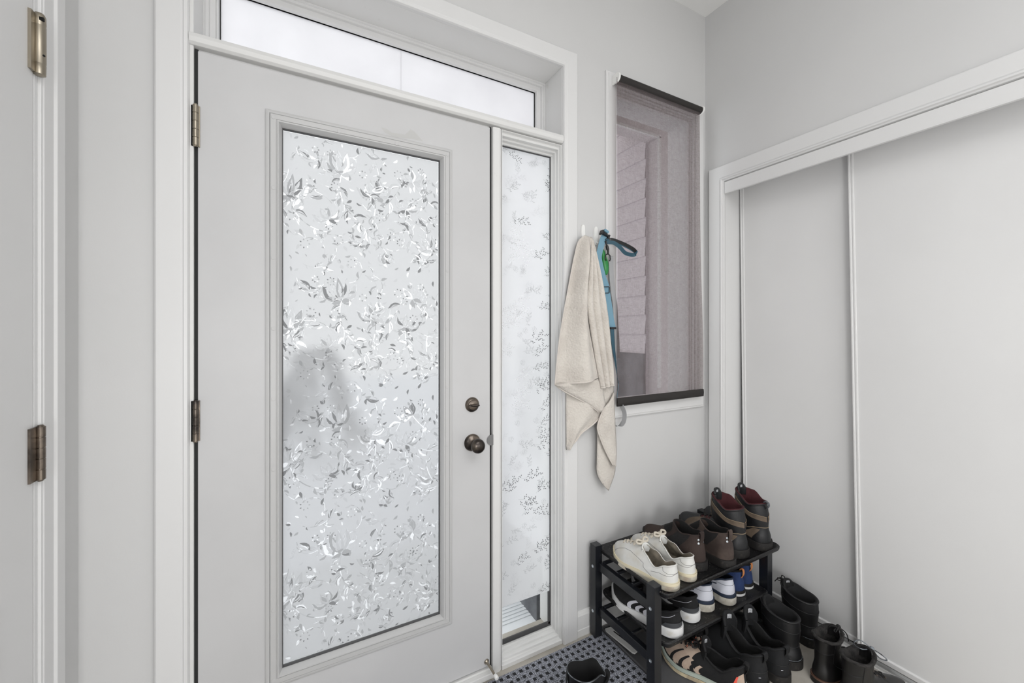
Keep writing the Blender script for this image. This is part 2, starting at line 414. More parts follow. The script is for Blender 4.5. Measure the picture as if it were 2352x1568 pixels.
for k in range(20):
    x, z = (k % 5 + rnd.random()) / 5 * TW, (k // 5 + rnd.random()) / 4 * TH; r0 = rnd.uniform(.006, .011)
    for j in range(7): tile.append(('d', leafpoly(x + r0 * math.cos(j * .9), z + r0 * math.sin(j * .9), j * .9, .006, .0042, 0, 5)))
for k in range(16):
    x, z = rnd.uniform(.01, TW), rnd.uniform(0, TH); a = rnd.uniform(0, 6.28)
    for da in (-.5, 0, .5): tile.append(('l', leafpoly(x, z, a + da, .015, .008, 0)))
mb = MB(); FY = .0175
from mathutils.geometry import delaunay_2d_cdt
cv, cf, ck = [], [], []
def addp(kind, pl):
    if sum(pl[i - 1][0] * pl[i][1] - pl[i][0] * pl[i - 1][1] for i in range(len(pl))) < 0: pl = pl[::-1]
    o = len(cv); cv.extend([Vector((a * 10, b * 10)) for a, b in pl]); cf.append(list(range(o, o + len(pl)))); ck.append(kind)
addp('base', [(0, 0), (TW, 0), (TW, TH), (0, TH)])
outl = []
for kind, poly in tile:
    outl.append((kind, poly))
    w0 = max(c[0] for c in poly) - min(c[0] for c in poly) + max(c[1] for c in poly) - min(c[1] for c in poly)
    if (kind in 'pq' and w0 > .02) or (kind == 'l' and w0 > .032):
        for s_ in stempolys(poly + [poly[0]], .0007): outl.append(('o', s_))
tile = outl
for kind, poly in tile:
    for dz in (-TH, 0, TH):
        pl = clip_poly([(px, pz + dz) for px, pz in poly], 0, TW, 0, TH)
        ar = abs(sum(pl[i - 1][0] * pl[i][1] - pl[i][0] * pl[i - 1][1] for i in range(len(pl)))) if len(pl) > 2 else 0
        if ar > 2e-7: addp(kind, pl)
ov, oe, of_, vo, eo, fo = delaunay_2d_cdt(cv, [], cf, 0, 1e-5)
rr = random.Random(3)
for rep in range(5):
    tone = []
    for kk in ck:
        u = rr.random()
        if kk == 'base': mi = 0
        elif kk == 's': mi = 2 if u < .25 else (3 if u < .6 else 4)
        elif kk == 'd': mi = 1 if u < .3 else (4 if u < .6 else 2)
        elif kk == 'o': mi = 2 if u < .2 else (3 if u < .75 else 4)
        elif kk == 'q': mi = 1 if u < .16 else (2 if u < .32 else (0 if u < .92 else 4))
        elif kk == 'p': mi = 1 if u < .06 else (2 if u < .18 else (3 if u < .50 else (0 if u < .90 else 4)))
        else: mi = 1 if u < .17 else (2 if u < .42 else (3 if u < .68 else (0 if u < .86 else 4)))
        tone.append(mi)
    for tri, src in zip(of_, fo):
        if not src: continue
        mi = tone[max(src)]
        pl = clip_poly([(ov[i].x / 10 + gx0, ov[i].y / 10 + gz0 + rep * TH) for i in tri], gx0 + .003, gx1 - .004, gz0 + .006, gz1 - .004)
        if len(pl) < 3: continue
        o = len(mb.v); mb.v += [(a, FY, b) for a, b in pl]; mb.f.append(tuple(range(o, o + len(pl)))); mb.m.append(mi)
fl = under(mb.build('privacy_film', FT), door)
fl['label'] = 'frosted film with tulips and leaves'

mk = mat('touch_up_paint', (190, 190, 189), .6)
pm = [(0.25, 1.999), (0.269, 1.998), (0.286, 1.989), (0.33, 1.993), (0.349, 2.015), (0.363, 2.011), (0.394, 1.983), (0.352, 1.983), (0.293, 1.976), (0.263, 1.984)]
o = MB().add([(a, -.0003, b) for a, b in pm], [tuple(range(len(pm)))]).build('paint_patch', mk); under(o, door)
# hinges
def butt_hinge(root, x, y, z0, z1, r, matn, name='hinge', leafd=None):
    mb = MB(); n = 5; L = z1 - z0
    for i in range(n):
        a = z0 + L * i / n + .0006; b = z0 + L * (i + 1) / n - .0006
        mb.lathe([(r * .93, a), (r, a + .0006), (r, b - .0006), (r * .93, b)], (x, y, 0), (0, 0, 1), 18)
    mb.lathe([(r * .5, z0 - .003), (r * .8, z0), (r * .8, z1), (r * .5, z1 + .003)], (x, y, 0), (0, 0, 1), 14)
    if leafd: mb.box(*leafd, z0, z1)
    return under(mb.build(name, matn, auto=20), root)
for z0, z1 in ((1.826, 1.939), (1.010, 1.122), (.2, .313)):
    butt_hinge(door, -.2455, -.0085, z0, z1, .0068, 'nickel' if z0 > 1.5 else 'bronze', 'hinge', (-.256, -.2365, -.004, -.0005))
# deadbolt
dbx, dbz = .5795, 1.040
o = under(MB().lathe([(.0275, 0), (.0275, .003), (.026, .006), (.019, .010), (.018, .014), (.012, .016), (0, .016)], (dbx, 0, dbz), (0, -1, 0), 40).build('deadbolt', 'bronze', auto=35), door)
mb = MB(); rows = []
for i in range(9):
    t = -1 + 2 * i / 8; hx = .018 * t; hz = .0045 * math.sqrt(max(0, 1 - t * t * .8)) + .0005
    rows.append([(dbx + hx, -.015, dbz + hz), (dbx + hx, -.030, dbz + hz * .8), (dbx + hx, -.032, dbz), (dbx + hx, -.030, dbz - hz * .8), (dbx + hx, -.015, dbz - hz)])
mb.grid(rows, True, 0, True, True)
tt = mb.build('thumb_turn', 'bronze', auto=50); tt.data.transform(Matrix.Translation(-Vector(door.location))); tt.parent = o
# knob
kx, kz = .580, .898
o = under(MB().lathe([(.032, 0), (.032, .003), (.030, .007), (.024, .011), (.014, .014), (.0115, .018), (.011, .032), (.014, .036), (.0215, .042), (.0255, .050), (.0262, .056), (.0245, .064), (.019, .070), (.009, .0735), (0, .074)], (kx, 0, kz), (0, -1, 0), 44).build('door_knob', 'bronze', auto=60), door)
mb = MB().lathe([(.0042, 0), (.0042, .0012), (.003, .0014), (.003, .0004), (0, .0004)], (kx - .0215, -.0105, kz + .002), (0, -1, 0), 16)
pin = mb.build('privacy_pin', 'hole'); pin.data.transform(Matrix.Translation(-Vector(door.location))); pin.parent = o
# edge latch plate mark on mullion
struct(MB().lathe([(.021, 0), (.021, .0006), (0, .0008)], (.6605, -.003, .898), (0, -1, 0), 26).build('trim_5', 'mdark'), 'worn grey latch mark on the mullion beside the knob', 'strike mark')
# door stop rod with white rubber tip
s0 = Vector((.6385, 0, .056)); s1 = Vector((.646, -.072, .046))
ds = under(MB().lathe([(.010, 0), (.010, .003), (.006, .006), (.0045, .010), (.0042, .066)], s0, s1 - s0, 20).build('door_stop', 'nickel', auto=40), door)
tp = MB().lathe([(.0062, .062), (.0075, .064), (.0075, .077), (.006, .079), (0, .079)], s0, s1 - s0, 20).build('rubber_tip', 'white_pl', auto=40)
tp.data.transform(Matrix.Translation(-Vector(door.location))); tp.parent = ds

# ------------------------------------------------------------------ transom
tr = empty('window_2', (.36, .15, 2.14)); struct(tr, 'long frosted transom window above the front door', 'window')
mb = MB(); p, q = ring4(-.252, .9855, 2.128, 2.426)
sweep(mb, p, q, [(0, -.126), (.004, -.126), (.006, -.132), (.014, -.132), (.016, -.14), (.030, -.141), (.033, -.137), (.036, -.137), (.040, -.149), (.040, -.165), (0, -.165)], backm, True)
under(mb.build('window_frame', 'trim', auto=30), tr)
def frosted_pane():
    m = film_mat('frosted_snowy_glass', .9, .25, .4)
    nt = m.node_tree
    tl = [n for n in nt.nodes if n.bl_idname == 'ShaderNodeBsdfTranslucent'][0]
    tc = nt.nodes.new('ShaderNodeTexCoord'); n = nt.nodes.new('ShaderNodeTexNoise'); n.inputs['Scale'].default_value = 7; n.inputs['Detail'].default_value = 6
    r = nt.nodes.new('ShaderNodeValToRGB'); r.color_ramp.elements[0].color = (.78, .78, .79, 1); r.color_ramp.elements[1].color = (.92, .92, .93, 1)
    nt.links.new(tc.outputs['Object'], n.inputs['Vector']); nt.links.new(n.outputs[0], r.inputs[0]); nt.links.new(r.outputs[0], tl.inputs[0])
    return m
M['frost'] = frosted_pane()
mb = MB(); p, q = ring4(-.213, .9465, 2.166, 2.389)
sweep(mb, p, q, [(0, -.148), (.003, -.148), (.003, -.156), (0, -.156)], backm, True)
under(mb.build('gasket', 'gap'), tr)
under(MB().box(-.213, .3515, .154, .158, 2.16, 2.39).box(.352, .947, .1545, .1585, 2.16, 2.39).build('frosted_glass', 'frost'), tr)
# ------------------------------------------------------------------ sidelight
sl = empty('window_3', (.85, .06, .02)); struct(sl, 'tall narrow sidelight with leafy frosted film', 'window')
mb = MB(); p, q = ring4(.703, .9855, .012, 2.099)
sweep(mb, p, q, [(0, .002), (.003, .002), (.005, -.010), (.008, -.012), (.009, -.028), (.012, -.030), (.0135, -.048), (.016, -.050), (.017, -.058), (.017, -.08), (0, -.08)], backm, True)
# deeper head and sill steps
for zz, sgn in ((2.0985, -1), (.0125, 1)):
    mb.box(.704, .985, .012, .08, min(zz, zz + sgn * .016), max(zz, zz + sgn * .016))
    mb.box(.704, .985, .030, .08, min(zz, zz + sgn * .024), max(zz, zz + sgn * .024))
    mb.box(.704, .985, .046, .08, min(zz, zz + sgn * .032), max(zz, zz + sgn * .032))
mb.box(.703, .985, -.006, .06, 0, .0165)
under(mb.build('window_frame', 'trim_worn', bevel=.0015), sl)
mb = MB(); p, q = ring4(.7125, .970, .043, 2.068)
sweep(mb, p, q, [(0, -.056), (.004, -.056), (.004, -.066), (0, -.066)], backm, True)
mb.box(.713, .967, .058, .064, .044, .062)
mb.box(.957, .9685, .058, .064, .05, .19)
under(mb.build('gasket', 'gasket', bevel=.001), sl)
under(MB().box(.713, .969, .064, .068, .044, 2.067).build('glass_pane', glass_mat('side_glass', alpha=.97)), sl)
SF = [film_mat('leaf_film_base', .80, .14, .35), film_mat('leaf_film_dark', .16, .1, .3), film_mat('leaf_film_mid', .45, .2, .3), film_mat('leaf_film_pale', .72, .3, .3), film_mat('leaf_film_bright', 1.0, .8, .1)]
mb = MB(); fy = .0615; bx0, bx1, bz0, bz1 = .717, .9665, .192, 2.063
mb.add([(bx0, fy, bz0), (bx1, fy, bz0), (bx1, fy, bz1), (bx0, fy, bz1)], [(0, 1, 2, 3)], 0)
rr = random.Random(11); lv = 0
def putpoly(poly, mi):
    global lv
    pl = clip_poly(poly, bx0, bx1, bz0, bz1)
    if len(pl) < 3: return
    lv = (lv + 1) % 30; yy = fy - .0003 - lv * .00002
    o = len(mb.v); mb.v.extend([(a, yy, b) for a, b in pl]); mb.f.append(tuple(range(o, o + len(pl)))); mb.m.append(mi)
for k in range(130):
    x = rr.uniform(bx0 - .03, bx1); z = bz0 + (k + rr.random()) / 130 * (bz1 - bz0)
    rel = (x - bx0) / (bx1 - bx0)
    u = rr.random()
    mi = 1 if (rel > .62 and u < .75) or u < .22 else (2 if u < .6 else 3)
    if .9 < z < 1.75 and rel < .45 and u < .7: mi = 4
    a = rr.uniform(-.6, .9); pts = [(x, z)]; sc = rr.uniform(.75, 1.15) * (1 if mi in (1, 4) else .7)
    for i in range(7):
        a += rr.uniform(-.15, .25); x += math.cos(a) * .0105 * sc; z += math.sin(a) * .0105 * sc; pts.append((x, z))
        for sd in (1, -1):
            bx, bz = x, z; ba = a + sd * .8
            for j in range(4):
                ba += rr.uniform(-.25, .25); bx += math.cos(ba) * .0052 * sc; bz += math.sin(ba) * .0052 * sc
                if (i + (sd > 0)) % 2 == 0: putpoly(leafpoly(bx, bz, ba + (.75 if j % 2 else -.75), .0072 * sc, .0031 * sc, 0, 4), mi)
    for s_ in stempolys(pts, .0007): putpoly(s_, 3 if mi == 4 else max(mi, 2))
for k in range(34):
    x = rr.uniform(bx0 + .02, bx1 - .01); z = rr.uniform(bz0, bz1)
    for j in range(26):
        r0 = .013 * math.sqrt(j / 26); putpoly(leafpoly(x + r0 * math.cos(j * 2.4), z + r0 * math.sin(j * 2.4), j, .0024, .002, 0, 3), 2)
o = under(mb.build('privacy_film', SF), sl); o['label'] = 'frosted film with small leafy sprigs'

# ------------------------------------------------------------------ window with blind
w = empty('window_1', (1.55, 0, .965)); struct(w, 'narrow window in white casing behind the dark blind', 'window')
mb = MB(); p, q = ring4(1.222, 1.884, .919, 2.484)
sweep(mb, p, q, [(0, 0), (0, .010), (.004, .013), (.010, .013), (.012, .017), (.055, .017), (.058, .012), (.058, 0)], backm, True)
under(mb.build('window_casing', 'trim', auto=30), w)
mb = MB(); p, q = ring4(1.272, 1.832, .965, 2.432)
sweep(mb, p, q, [(0, .002), (.012, .002), (.012, -.165), (0, -.165)], backm, True)
p, q = ring4(1.2835, 1.8205, .9765, 2.4205)
sweep(mb, p, q, [(0, -.012), (.006, -.012), (.008, -.020), (.014, -.020), (.016, -.028), (.016, -.05), (0, -.05)], backm, True)
under(mb.build('window_frame', 'trim', auto=30), w)
under(MB().box(1.298, 1.806, .030, .034, .991, 2.406).build('glass_pane', glass_mat('window_glass', alpha=.96)), w)

bl = empty('roller_blind', (1.52, -.045, 2.44)); tag(bl, 'dark brown sheer roller blind hanging over the narrow window', 'blind')
rows = []
for j in range(19):
    t = j / 18; z = 2.435 + (.985 - 2.435) * t
    xr = 1.797 + (1.835 - 1.797) * sstep(.1, 1, t) + .003 * math.sin(9 * t)
    rows.append([(1.245 + (xr - 1.245) * i / 10 + .003 * math.sin(3 * t), -.052 + .006 * math.sin(PI * i / 10) * t + .010 * t * sstep(.6, 1, i / 10), z) for i in range(11)])
mb = MB(); mb.grid(rows)
under(mb.build('blind_fabric', 'blind', smooth=True), bl)
rows = [[(x, y - .001, z + dz) for (x, y, z) in rows[-1]] for dz in (.034, .0)]
mb = MB()
r0, r1 = rows
mb.grid([[(x, y - .003, z) for x, y, z in r0], [(x, y - .005, z) for x, y, z in r0[:0]] or [(x, y - .005, z - .017) for x, y, z in r0], [(x, y - .003, z - .003) for x, y, z in r1], [(x, y + .003, z - .003) for x, y, z in r1], [(x, y + .003, z) for x, y, z in r0]])
under(mb.build('bottom_hem', 'roller', smooth=True), bl)
mb = MB().lathe([(.012, 0), (.0185, .001), (.0185, .553), (.012, .554)], (1.258, -.043, 2.436), (1, 0, 0), 24)
under(mb.build('roller_tube', 'roller', auto=40), bl)
for x in (1.248, 1.811):
    mb = MB()
    mb.lathe([(.020, 0), (.022, .002), (.022, .007), (.019, .009), (0, .009)], (x, -.045, 2.437), (1, 0, 0), 28)
    mb.box(x + .0012, x + .007, -.045, -.0175, 2.417, 2.458)
    under(mb.build('bracket', 'white_pl', auto=40), bl)

# ------------------------------------------------------------------ left interior door
mb = MB()
leftm = lambda a, b, d: (XL + d, a, b)
sweep(mb, [(-.106, 0), (-.106, 2.135), (-1.115, 2.135), (-1.115, 0)], [(-1, 0), (-1, -1), (1, -1), (1, 0)], [(0, 0), (0, .014), (.003, .016), (.036, .016), (.040, .011), (.076, .011), (.078, .009), (.084, .009), (.084, 0)], leftm)
struct(mb.build('trim_6', 'trim', bevel=.001), 'white casing beside the hinged door at the left edge', 'trim')
mb = MB()
mb.box(XL - .12, XL + .004, -.203, -.19, 0, 2.073).box(XL - .12, XL + .004, -1.03, -1.017, 0, 2.073).box(XL - .12, XL + .004, -1.03, -.19, 2.06, 2.073)
struct(mb.build('trim_7', 'trim', bevel=.001), 'white jamb of the hinged door at the left edge', 'door frame')
ld = empty('door_2', (XL, -.206, 0)); struct(ld, 'plain white hinged door cut off by the left edge', 'door')
mb = MB()
mb.box(XL - .038, XL + .004, -1.014, -.2065, .01, 2.056)
for (z0, z1) in ((.20, .82), (.95, 1.9)):
    y0, y1 = -.90, -.3205 if z0 < .5 else -.36
    for k, dpt in enumerate((.004, .0072)):
        mb.box(XL + dpt, XL + dpt + .0032, y0 + .014 * k, y1 - .014 * k, z0 + .014 * k, z1 - .014 * k)
under(mb.build('door_slab', 'closet', bevel=.002), ld)
# spring hinge (upper) and butt hinge (lower)
hx, hy = XL + .012, -.2035
mb = MB(); mb.lathe([(.006, 1.843), (.0093, 1.845), (.0098, 1.866), (.0093, 1.867), (.0098, 1.869), (.0098, 1.945), (.0093, 1.947), (.0098, 1.949), (.0095, 1.965), (.007, 1.971), (0, 1.971)], (hx, hy, 0), (0, 0, 1), 30)
mb.box(XL + .0035, XL + .009, -.226, -.2035, 1.846, 1.966)
sh = under(mb.build('spring_hinge', 'nickel', auto=40), ld)
mb = MB().lathe([(.0022, 0), (.0022, .0008), (0, .0008)], (hx + .0082, hy - .0052, 1.884), (.8, -.5, 0), 12)
mb.box(hx + .001, hx + .0094, hy - .0092, hy - .0045, 1.954, 1.961)
o = mb.build('pin_hole', 'hole'); o.data.transform(Matrix.Translation(-Vector(ld.location))); o.parent = sh
butt_hinge(ld, XL + .0115, -.1985, 1.006, 1.117, .0078, 'bronze', 'hinge', (XL + .004, XL + .008, -.226, -.199))

# ------------------------------------------------------------------ closet
mb = MB()
sweep(mb, [(-.030, 0), (-.030, 2.152), (-2.80, 2.152), (-2.80, 0)], [(-1, 0), (-1, -1), (1, -1), (1, 0)], [(0, 0), (0, .013), (.004, .016), (.060, .016), (.064, .013), (.066, .018), (.072, .018), (.075, .012), (.080, .010), (.082, 0)], rightm)
struct(mb.build('trim_8', 'trim', bevel=.0008), 'wide white casing around the sliding closet doors', 'trim')
mb = MB()
mb.box(XR, 2.06, -.1125, -.1, 0, 2.09).box(XR, 2.06, -2.72, -2.7, 0, 2.09).box(XR, 2.06, -2.7, -.1125, 2.078, 2.092)
struct(mb.build('trim_9', 'trim'), 'white jamb lining of the closet opening', 'door frame')
mb = MB().box(1.904, 1.916, -2.69, -.1135, 2.008, 2.066).box(1.9025, 1.904, -2.69, -.1135, 2.008, 2.013)
struct(mb.build('trim_10', 'trim', bevel=.001), 'white valance board above the sliding closet doors', 'trim')
mb = MB()
mb.box(1.985, 2.075, -2.69, -.115, 0, .004).box(1.990, 1.993, -2.69, -.115, .004, .014).box(2.022, 2.025, -2.69, -.115, .004, .014).box(2.052, 2.055, -2.69, -.115, .004, .014)
struct(mb.build('trim_11', 'trim_worn'), 'light bottom track of the sliding closet doors', 'track')
def slider(name, xf, yt, yb, y_end, label):
    """flat sliding panel with edge rails; left edge leans from yt (top) to yb (bottom)"""
    r = empty(name, (xf, yt, .03)); struct(r, label, 'door')
    zb, zt = .036, 2.05
    def Y(y, z): return y + (yb - yt) * (zt - z) / (zt - zb)
    mb = MB()
    vs = [(x, Y(y, z), z) for x in (xf, xf + .018) for y in (yt - .01, y_end) for z in (zb + .004, zt)]
    mb.add(vs, [(0, 1, 3, 2), (4, 6, 7, 5), (0, 4, 5, 1), (2, 3, 7, 6), (0, 2, 6, 4), (1, 5, 7, 3)])
    under(mb.build('door_panel', 'closet'), r)
    for (d, a, b) in ((.003, 0, .018), (.0055, .002, .007), (.0055, .012, .016)):
        pass
    mb = MB()
    prof = [(0, .018), (0, -.004), (.002, -.0065), (.006, -.0065), (.008, -.004), (.011, -.004), (.013, -.0055), (.017, -.005), (.019, .001)]
    rows = [[(xf + d, Y(yt - a, z), z) for a, d in prof] for z in (zb, zt)]
    mb.grid(rows, False)
    rows = [[(xf + d, Y(yt - a, z), z) for a, d in ((0, .018), (0, -.004))] for z in (zb, zt)]
    under(mb.build('edge_rail', 'trim', auto=20), r)
    mb = MB().grid([[(xf + d, y, z) for z, d in ((zb, .02), (zb, -.006), (zb + .004, -.007), (zb + .018, -.007), (zb + .022, -.002), (zb + .022, .001))] for y in (Y(yt, zb), y_end)])
    under(mb.build('bottom_rail', 'trim', auto=20), r)
    return r
slider('door_3', 1.998, -.592, -.625, -1.75, 'wide white sliding closet door at the right, nearest the viewer')
slider('door_4', 2.030, -.1165, -.140, -.70, 'white sliding closet door behind, next to the corner')
slider('door_5', 2.030, -1.66, -1.66, -2.68, 'white sliding closet door at the far end, out of view')
# a garment hanging in the closet, edge showing in the gap
gm = mat('grey_coat_cloth', (120, 120, 120), .9, bump=.3, scale=300)
rows = []
for j, (z, e) in enumerate(((1.62, .145), (1.35, .135), (1.1, .128), (.98, .125), (.92, .128), (.84, .119), (.78, .125), (.66, .13))):
    rows.append([(2.07 + .36 * i / 8, -e - .02 - .035 * math.sin(PI * i / 8) - .01 * math.sin(i * 1.7 + j), z) for i in range(9)])
mb = MB().grid(rows)
o = mb.build('coat', gm, smooth=True, solid=.02, sub=1); tag(o, 'dark grey garment edge in the gap beside the closet door', 'coat')

# baseboard
mb = MB()
mb.grid([[(x, -d, z) for d, z in ((0, 0), (.013, 0), (.014, .03), (.012, .032), (.012, .088), (.008, .098), (.004, .102), (0, .104))] for x in (1.0605, 1.912)], True, 0, True, True)
struct(mb.build('baseboard_back', 'trim_worn'), 'white baseboard between the door casing and the closet', 'baseboard')
mb = MB()
mb.grid([[(x, -d, z) for d, z in ((0, 0), (.013, 0), (.012, .088), (.004, .102), (0, .104))] for x in (-.481, -.3325)], True, 0, True, True)
struct(mb.build('baseboard_left', 'trim'), 'white baseboard left of the front door casing', 'baseboard')

# ------------------------------------------------------------------ outdoors
tag(MB().box(1.15, 4.2, .17, 1.25, 3.02, 3.12).build('sky_blocker_slab', mat('brown_blocker', (150, 132, 122), .8)), 'added unseen brown roof above the blinded window, outside', 'sky_blocker')  # unseen slab added to block sky and darken the upper house wall
struct(MB().box(-8, 12, .17, 14, -.30, -.2).build('trim_12', 'snow'), 'snow covered ground outside the glass', 'ground')
mb = MB().box(-.7, 1.3, .17, 1.35, -.2, -.03)
for i in range(15): mb.box(.45, 1.02, .24 + i * .022, .252 + i * .022, -.03, -.027)
st = mb.build('porch_step', 'step', bevel=.001); tag(st, 'white ridged porch step outside the foot of the sidelight', 'step')
st['kind'] = 'structure'
mb = MB().box(.98, 1.04, .19, .9, -.2, .26)
tag(mb.build('porch_post', 'darkhouse', bevel=.004), 'dark speckled porch post outside the lower sidelight', 'post')
def bush(name, cx, cy, z0, h, r, seed):
    rn = random.Random(seed); mb = MB()
    for i in range(800):
        t = rn.random() ** .7; a = rn.uniform(0, 2 * PI); rad = r * (1 - t * .75) * rn.uniform(.55, 1.05)
        x, y, z = cx + rad * math.cos(a), cy + rad * math.sin(a), z0 + .05 + t * h
        d = Vector((math.cos(a), math.sin(a), .5 + rn.uniform(-.3, .6))).normalized(); u = d.orthogonal().normalized()
        s = rn.uniform(.06, .12); p_ = Vector((x, y, z))
        mb.add([p_ - u * s * .3, p_ + d * s * .6 - u * s * .25, p_ + d * s * 1.2, p_ + d * s * .6 + u * s * .25, p_ + u * s * .3], [(0, 1, 2, 3, 4)])
    mb.lathe([(.03, 0), (.02, h * .8)], (cx, cy, z0), (0, 0, 1), 8)
    return mb
M['leafdark'] = mat('dark_evergreen', (62, 64, 66), .9)
tag(bush('shrub', .20, 4.5, -.2, 1.20, .60, 4).build('shrub', 'leafdark'), 'dark evergreen shrub blurred behind the door glass', 'shrub')
# neighbouring house seen through the blind
mb = MB()
mb.box(2.555, 5.5, .9, 1.0, -.2, 6).box(1.0, 2.555, .9, 1.0, 2.86, 6)
nh = empty('neighbour_house', (3, .9, -.2)); under(MB().box(2.50, 2.524, 1.0, 3.6, -.2, 1.13).build('foundation', 'darkhouse'), nh); tag(nh, 'pale house wall with siding seen through the dark blind', 'building')
under(mb.build('wall', 'palewall'), nh)
mb = MB()
for i in range(26):
    z = -.15 + i * .16
    mb.add([(2.520, 1.0, z), (2.535, 1.0, z), (2.535, 1.0, z + .16), (2.535, 1.0, z + .16), (2.520, 3.6, z), (2.535, 3.6, z), (2.535, 3.6, z + .16), (2.53, 3.6, z + .16)], [(0, 4, 7, 3), (0, 1, 5, 4), (4, 5, 6, 7)])
    mb.box(2.533, 2.6, 1.0, 3.6, z, z + .16)
under(mb.build('siding', 'siding'), nh)
mb = MB(); p, q = ring4(1.2, 2.565, .86, 2.87)
mb.box(2.555, 2.575, .880, .9, .86, 2.87).box(1.2, 2.575, .880, .9, 2.86, 2.88)
under(mb.build('corner_trim', 'trim'), nh)

# ------------------------------------------------------------------ rug, tray
rg = MB().box(.02, 1.175, -1.25, -.034, 0.0, .009).build('rug', 'rug', bevel=.003)
tag(rg, 'blue grey and black woven entry rug on the floor', 'rug')
tray = empty('boot_tray', (1.29, -.2, 0)); tag(tray, 'dark grey tray lying under the left end of the shoe rack', 'tray')
mb = MB().box(1.178, 1.41, -.40, -.026, .0, .006).box(1.178, 1.186, -.40, -.026, .006, .014).box(1.186, 1.41, -.034, -.026, .006, .014)
under(mb.build('tray_base', 'tray_grey', bevel=.002), tray)
mb = MB(); a = []
hp = [(1.1795, -.055), (1.184, -.044), (1.222, -.048), (1.242, -.186), (1.239, -.197), (1.200, -.205), (1.194, -.197)]
nn = len(hp)
sl_in = [(1.2035, -.075), (1.209, -.075), (1.218, -.13), (1.2215, -.182), (1.216, -.182), (1.2115, -.13)]
mb.grid([[(x, y, .0142) for x, y in hp], [(x, y, .020) for x, y in hp]], True, 0, True, True)
h = under(mb.build('handle_plate', 'plate', bevel=.0015), tray); h['label'] = 'light grey slotted plate'
mb = MB().grid([[(x, y, .0202) for x, y in sl_in], [(x, y, .0208) for x, y in sl_in]], True, 0, True, True)
o = mb.build('slot', 'hole'); o.data.transform(Matrix.Translation(-Vector(tray.location))); o.parent = h

# ------------------------------------------------------------------ shoe rack
rack = empty('shoe_rack', (1.47, -.2, 0)); tag(rack, 'black metal two-shelf shoe rack in the corner', 'shoe rack')
LX = (1.121, 1.818); LYB = (-.058, -.022); LYF = (-.374, -.336); LH = .398; LW = .036
for xi, x in enumerate(LX):
    for (y0, y1) in (LYB, LYF):
        dx = .004 if (y0 < -.2 and xi == 0) else 0
        under(MB().box(x + dx, x + dx + LW, y0, y1, .009, LH).build('leg', 'black_rack', bevel=.0015), rack)
        for zb in ((.307, .116) if y0 > -.2 else (.314, .126)):
            if xi == 0:
                bo = MB().lathe([(.0062, 0), (.0062, .0016), (.003, .0016), (.0022, .0004), (0, .0004)], (x + dx, (y0 + y1) / 2, zb), (-1, 0, 0), 18)
                under(bo.build('bolt', 'steel'), rack)
for zr in (.305, .115):
    for xi, x in enumerate(LX):
        xx = x + .009 + (.006 if xi == 0 else 0)
        under(MB().box(xx, xx + .022, LYF[1], LYB[0], zr - .012, zr + .022).build('side_rail', 'black_rack', bevel=.0015), rack)
    for y in (-.325, -.24, -.155, -.075):
        under(MB().box(LX[0] + .03, LX[1] + .01, y - .006, y + .006, zr + .018, zr + .03).build('cross_bar', 'black_rack', bevel=.002), rack)
def shelf(z, x0, x1, y0, y1):
    """plastic shelf tray with rounded raised lip"""
    n = 10; ring = []
    def rounded(x0, x1, y0, y1, r):
        out = []
        for cx, cy, a0 in ((x1 - r, y1 - r, 0), (x0 + r, y1 - r, PI / 2), (x0 + r, y0 + r, PI), (x1 - r, y0 + r, 1.5 * PI)):
            for k in range(7): a = a0 + PI / 2 * k / 6; out.append((cx + r * math.cos(a), cy + r * math.sin(a)))
        return out
    mb = MB()
    steps = [(-.022, -.004, .012), (0, -.004, .03), (0.0, .012, .03), (.002, .016, .03), (.006, .017, .03), (.010, .013, .03), (.022, .003, .03), (.04, .001, .02), (.3, .001, .01)]
    steps = [(.022, -.005), (.004, -.004), (0, .004), (-.001, .012), (.003, .015), (.009, .011), (.016, .003), (.028, 0)]
    rows = [[(x, y, z + dz) for x, y in rounded(x0 + i, x1 - i, y0 + i, y1 - i, max(.030 - i, .006))] for i, dz in steps]
    mb.grid(rows, True, 0, True, True)
    return mb.build('shelf', 'black_tray', auto=50)
under(shelf(.366, 1.150, 1.868, -.408, -.028), rack)
under(shelf(.176, 1.166, 1.806, -.392, -.036), rack)

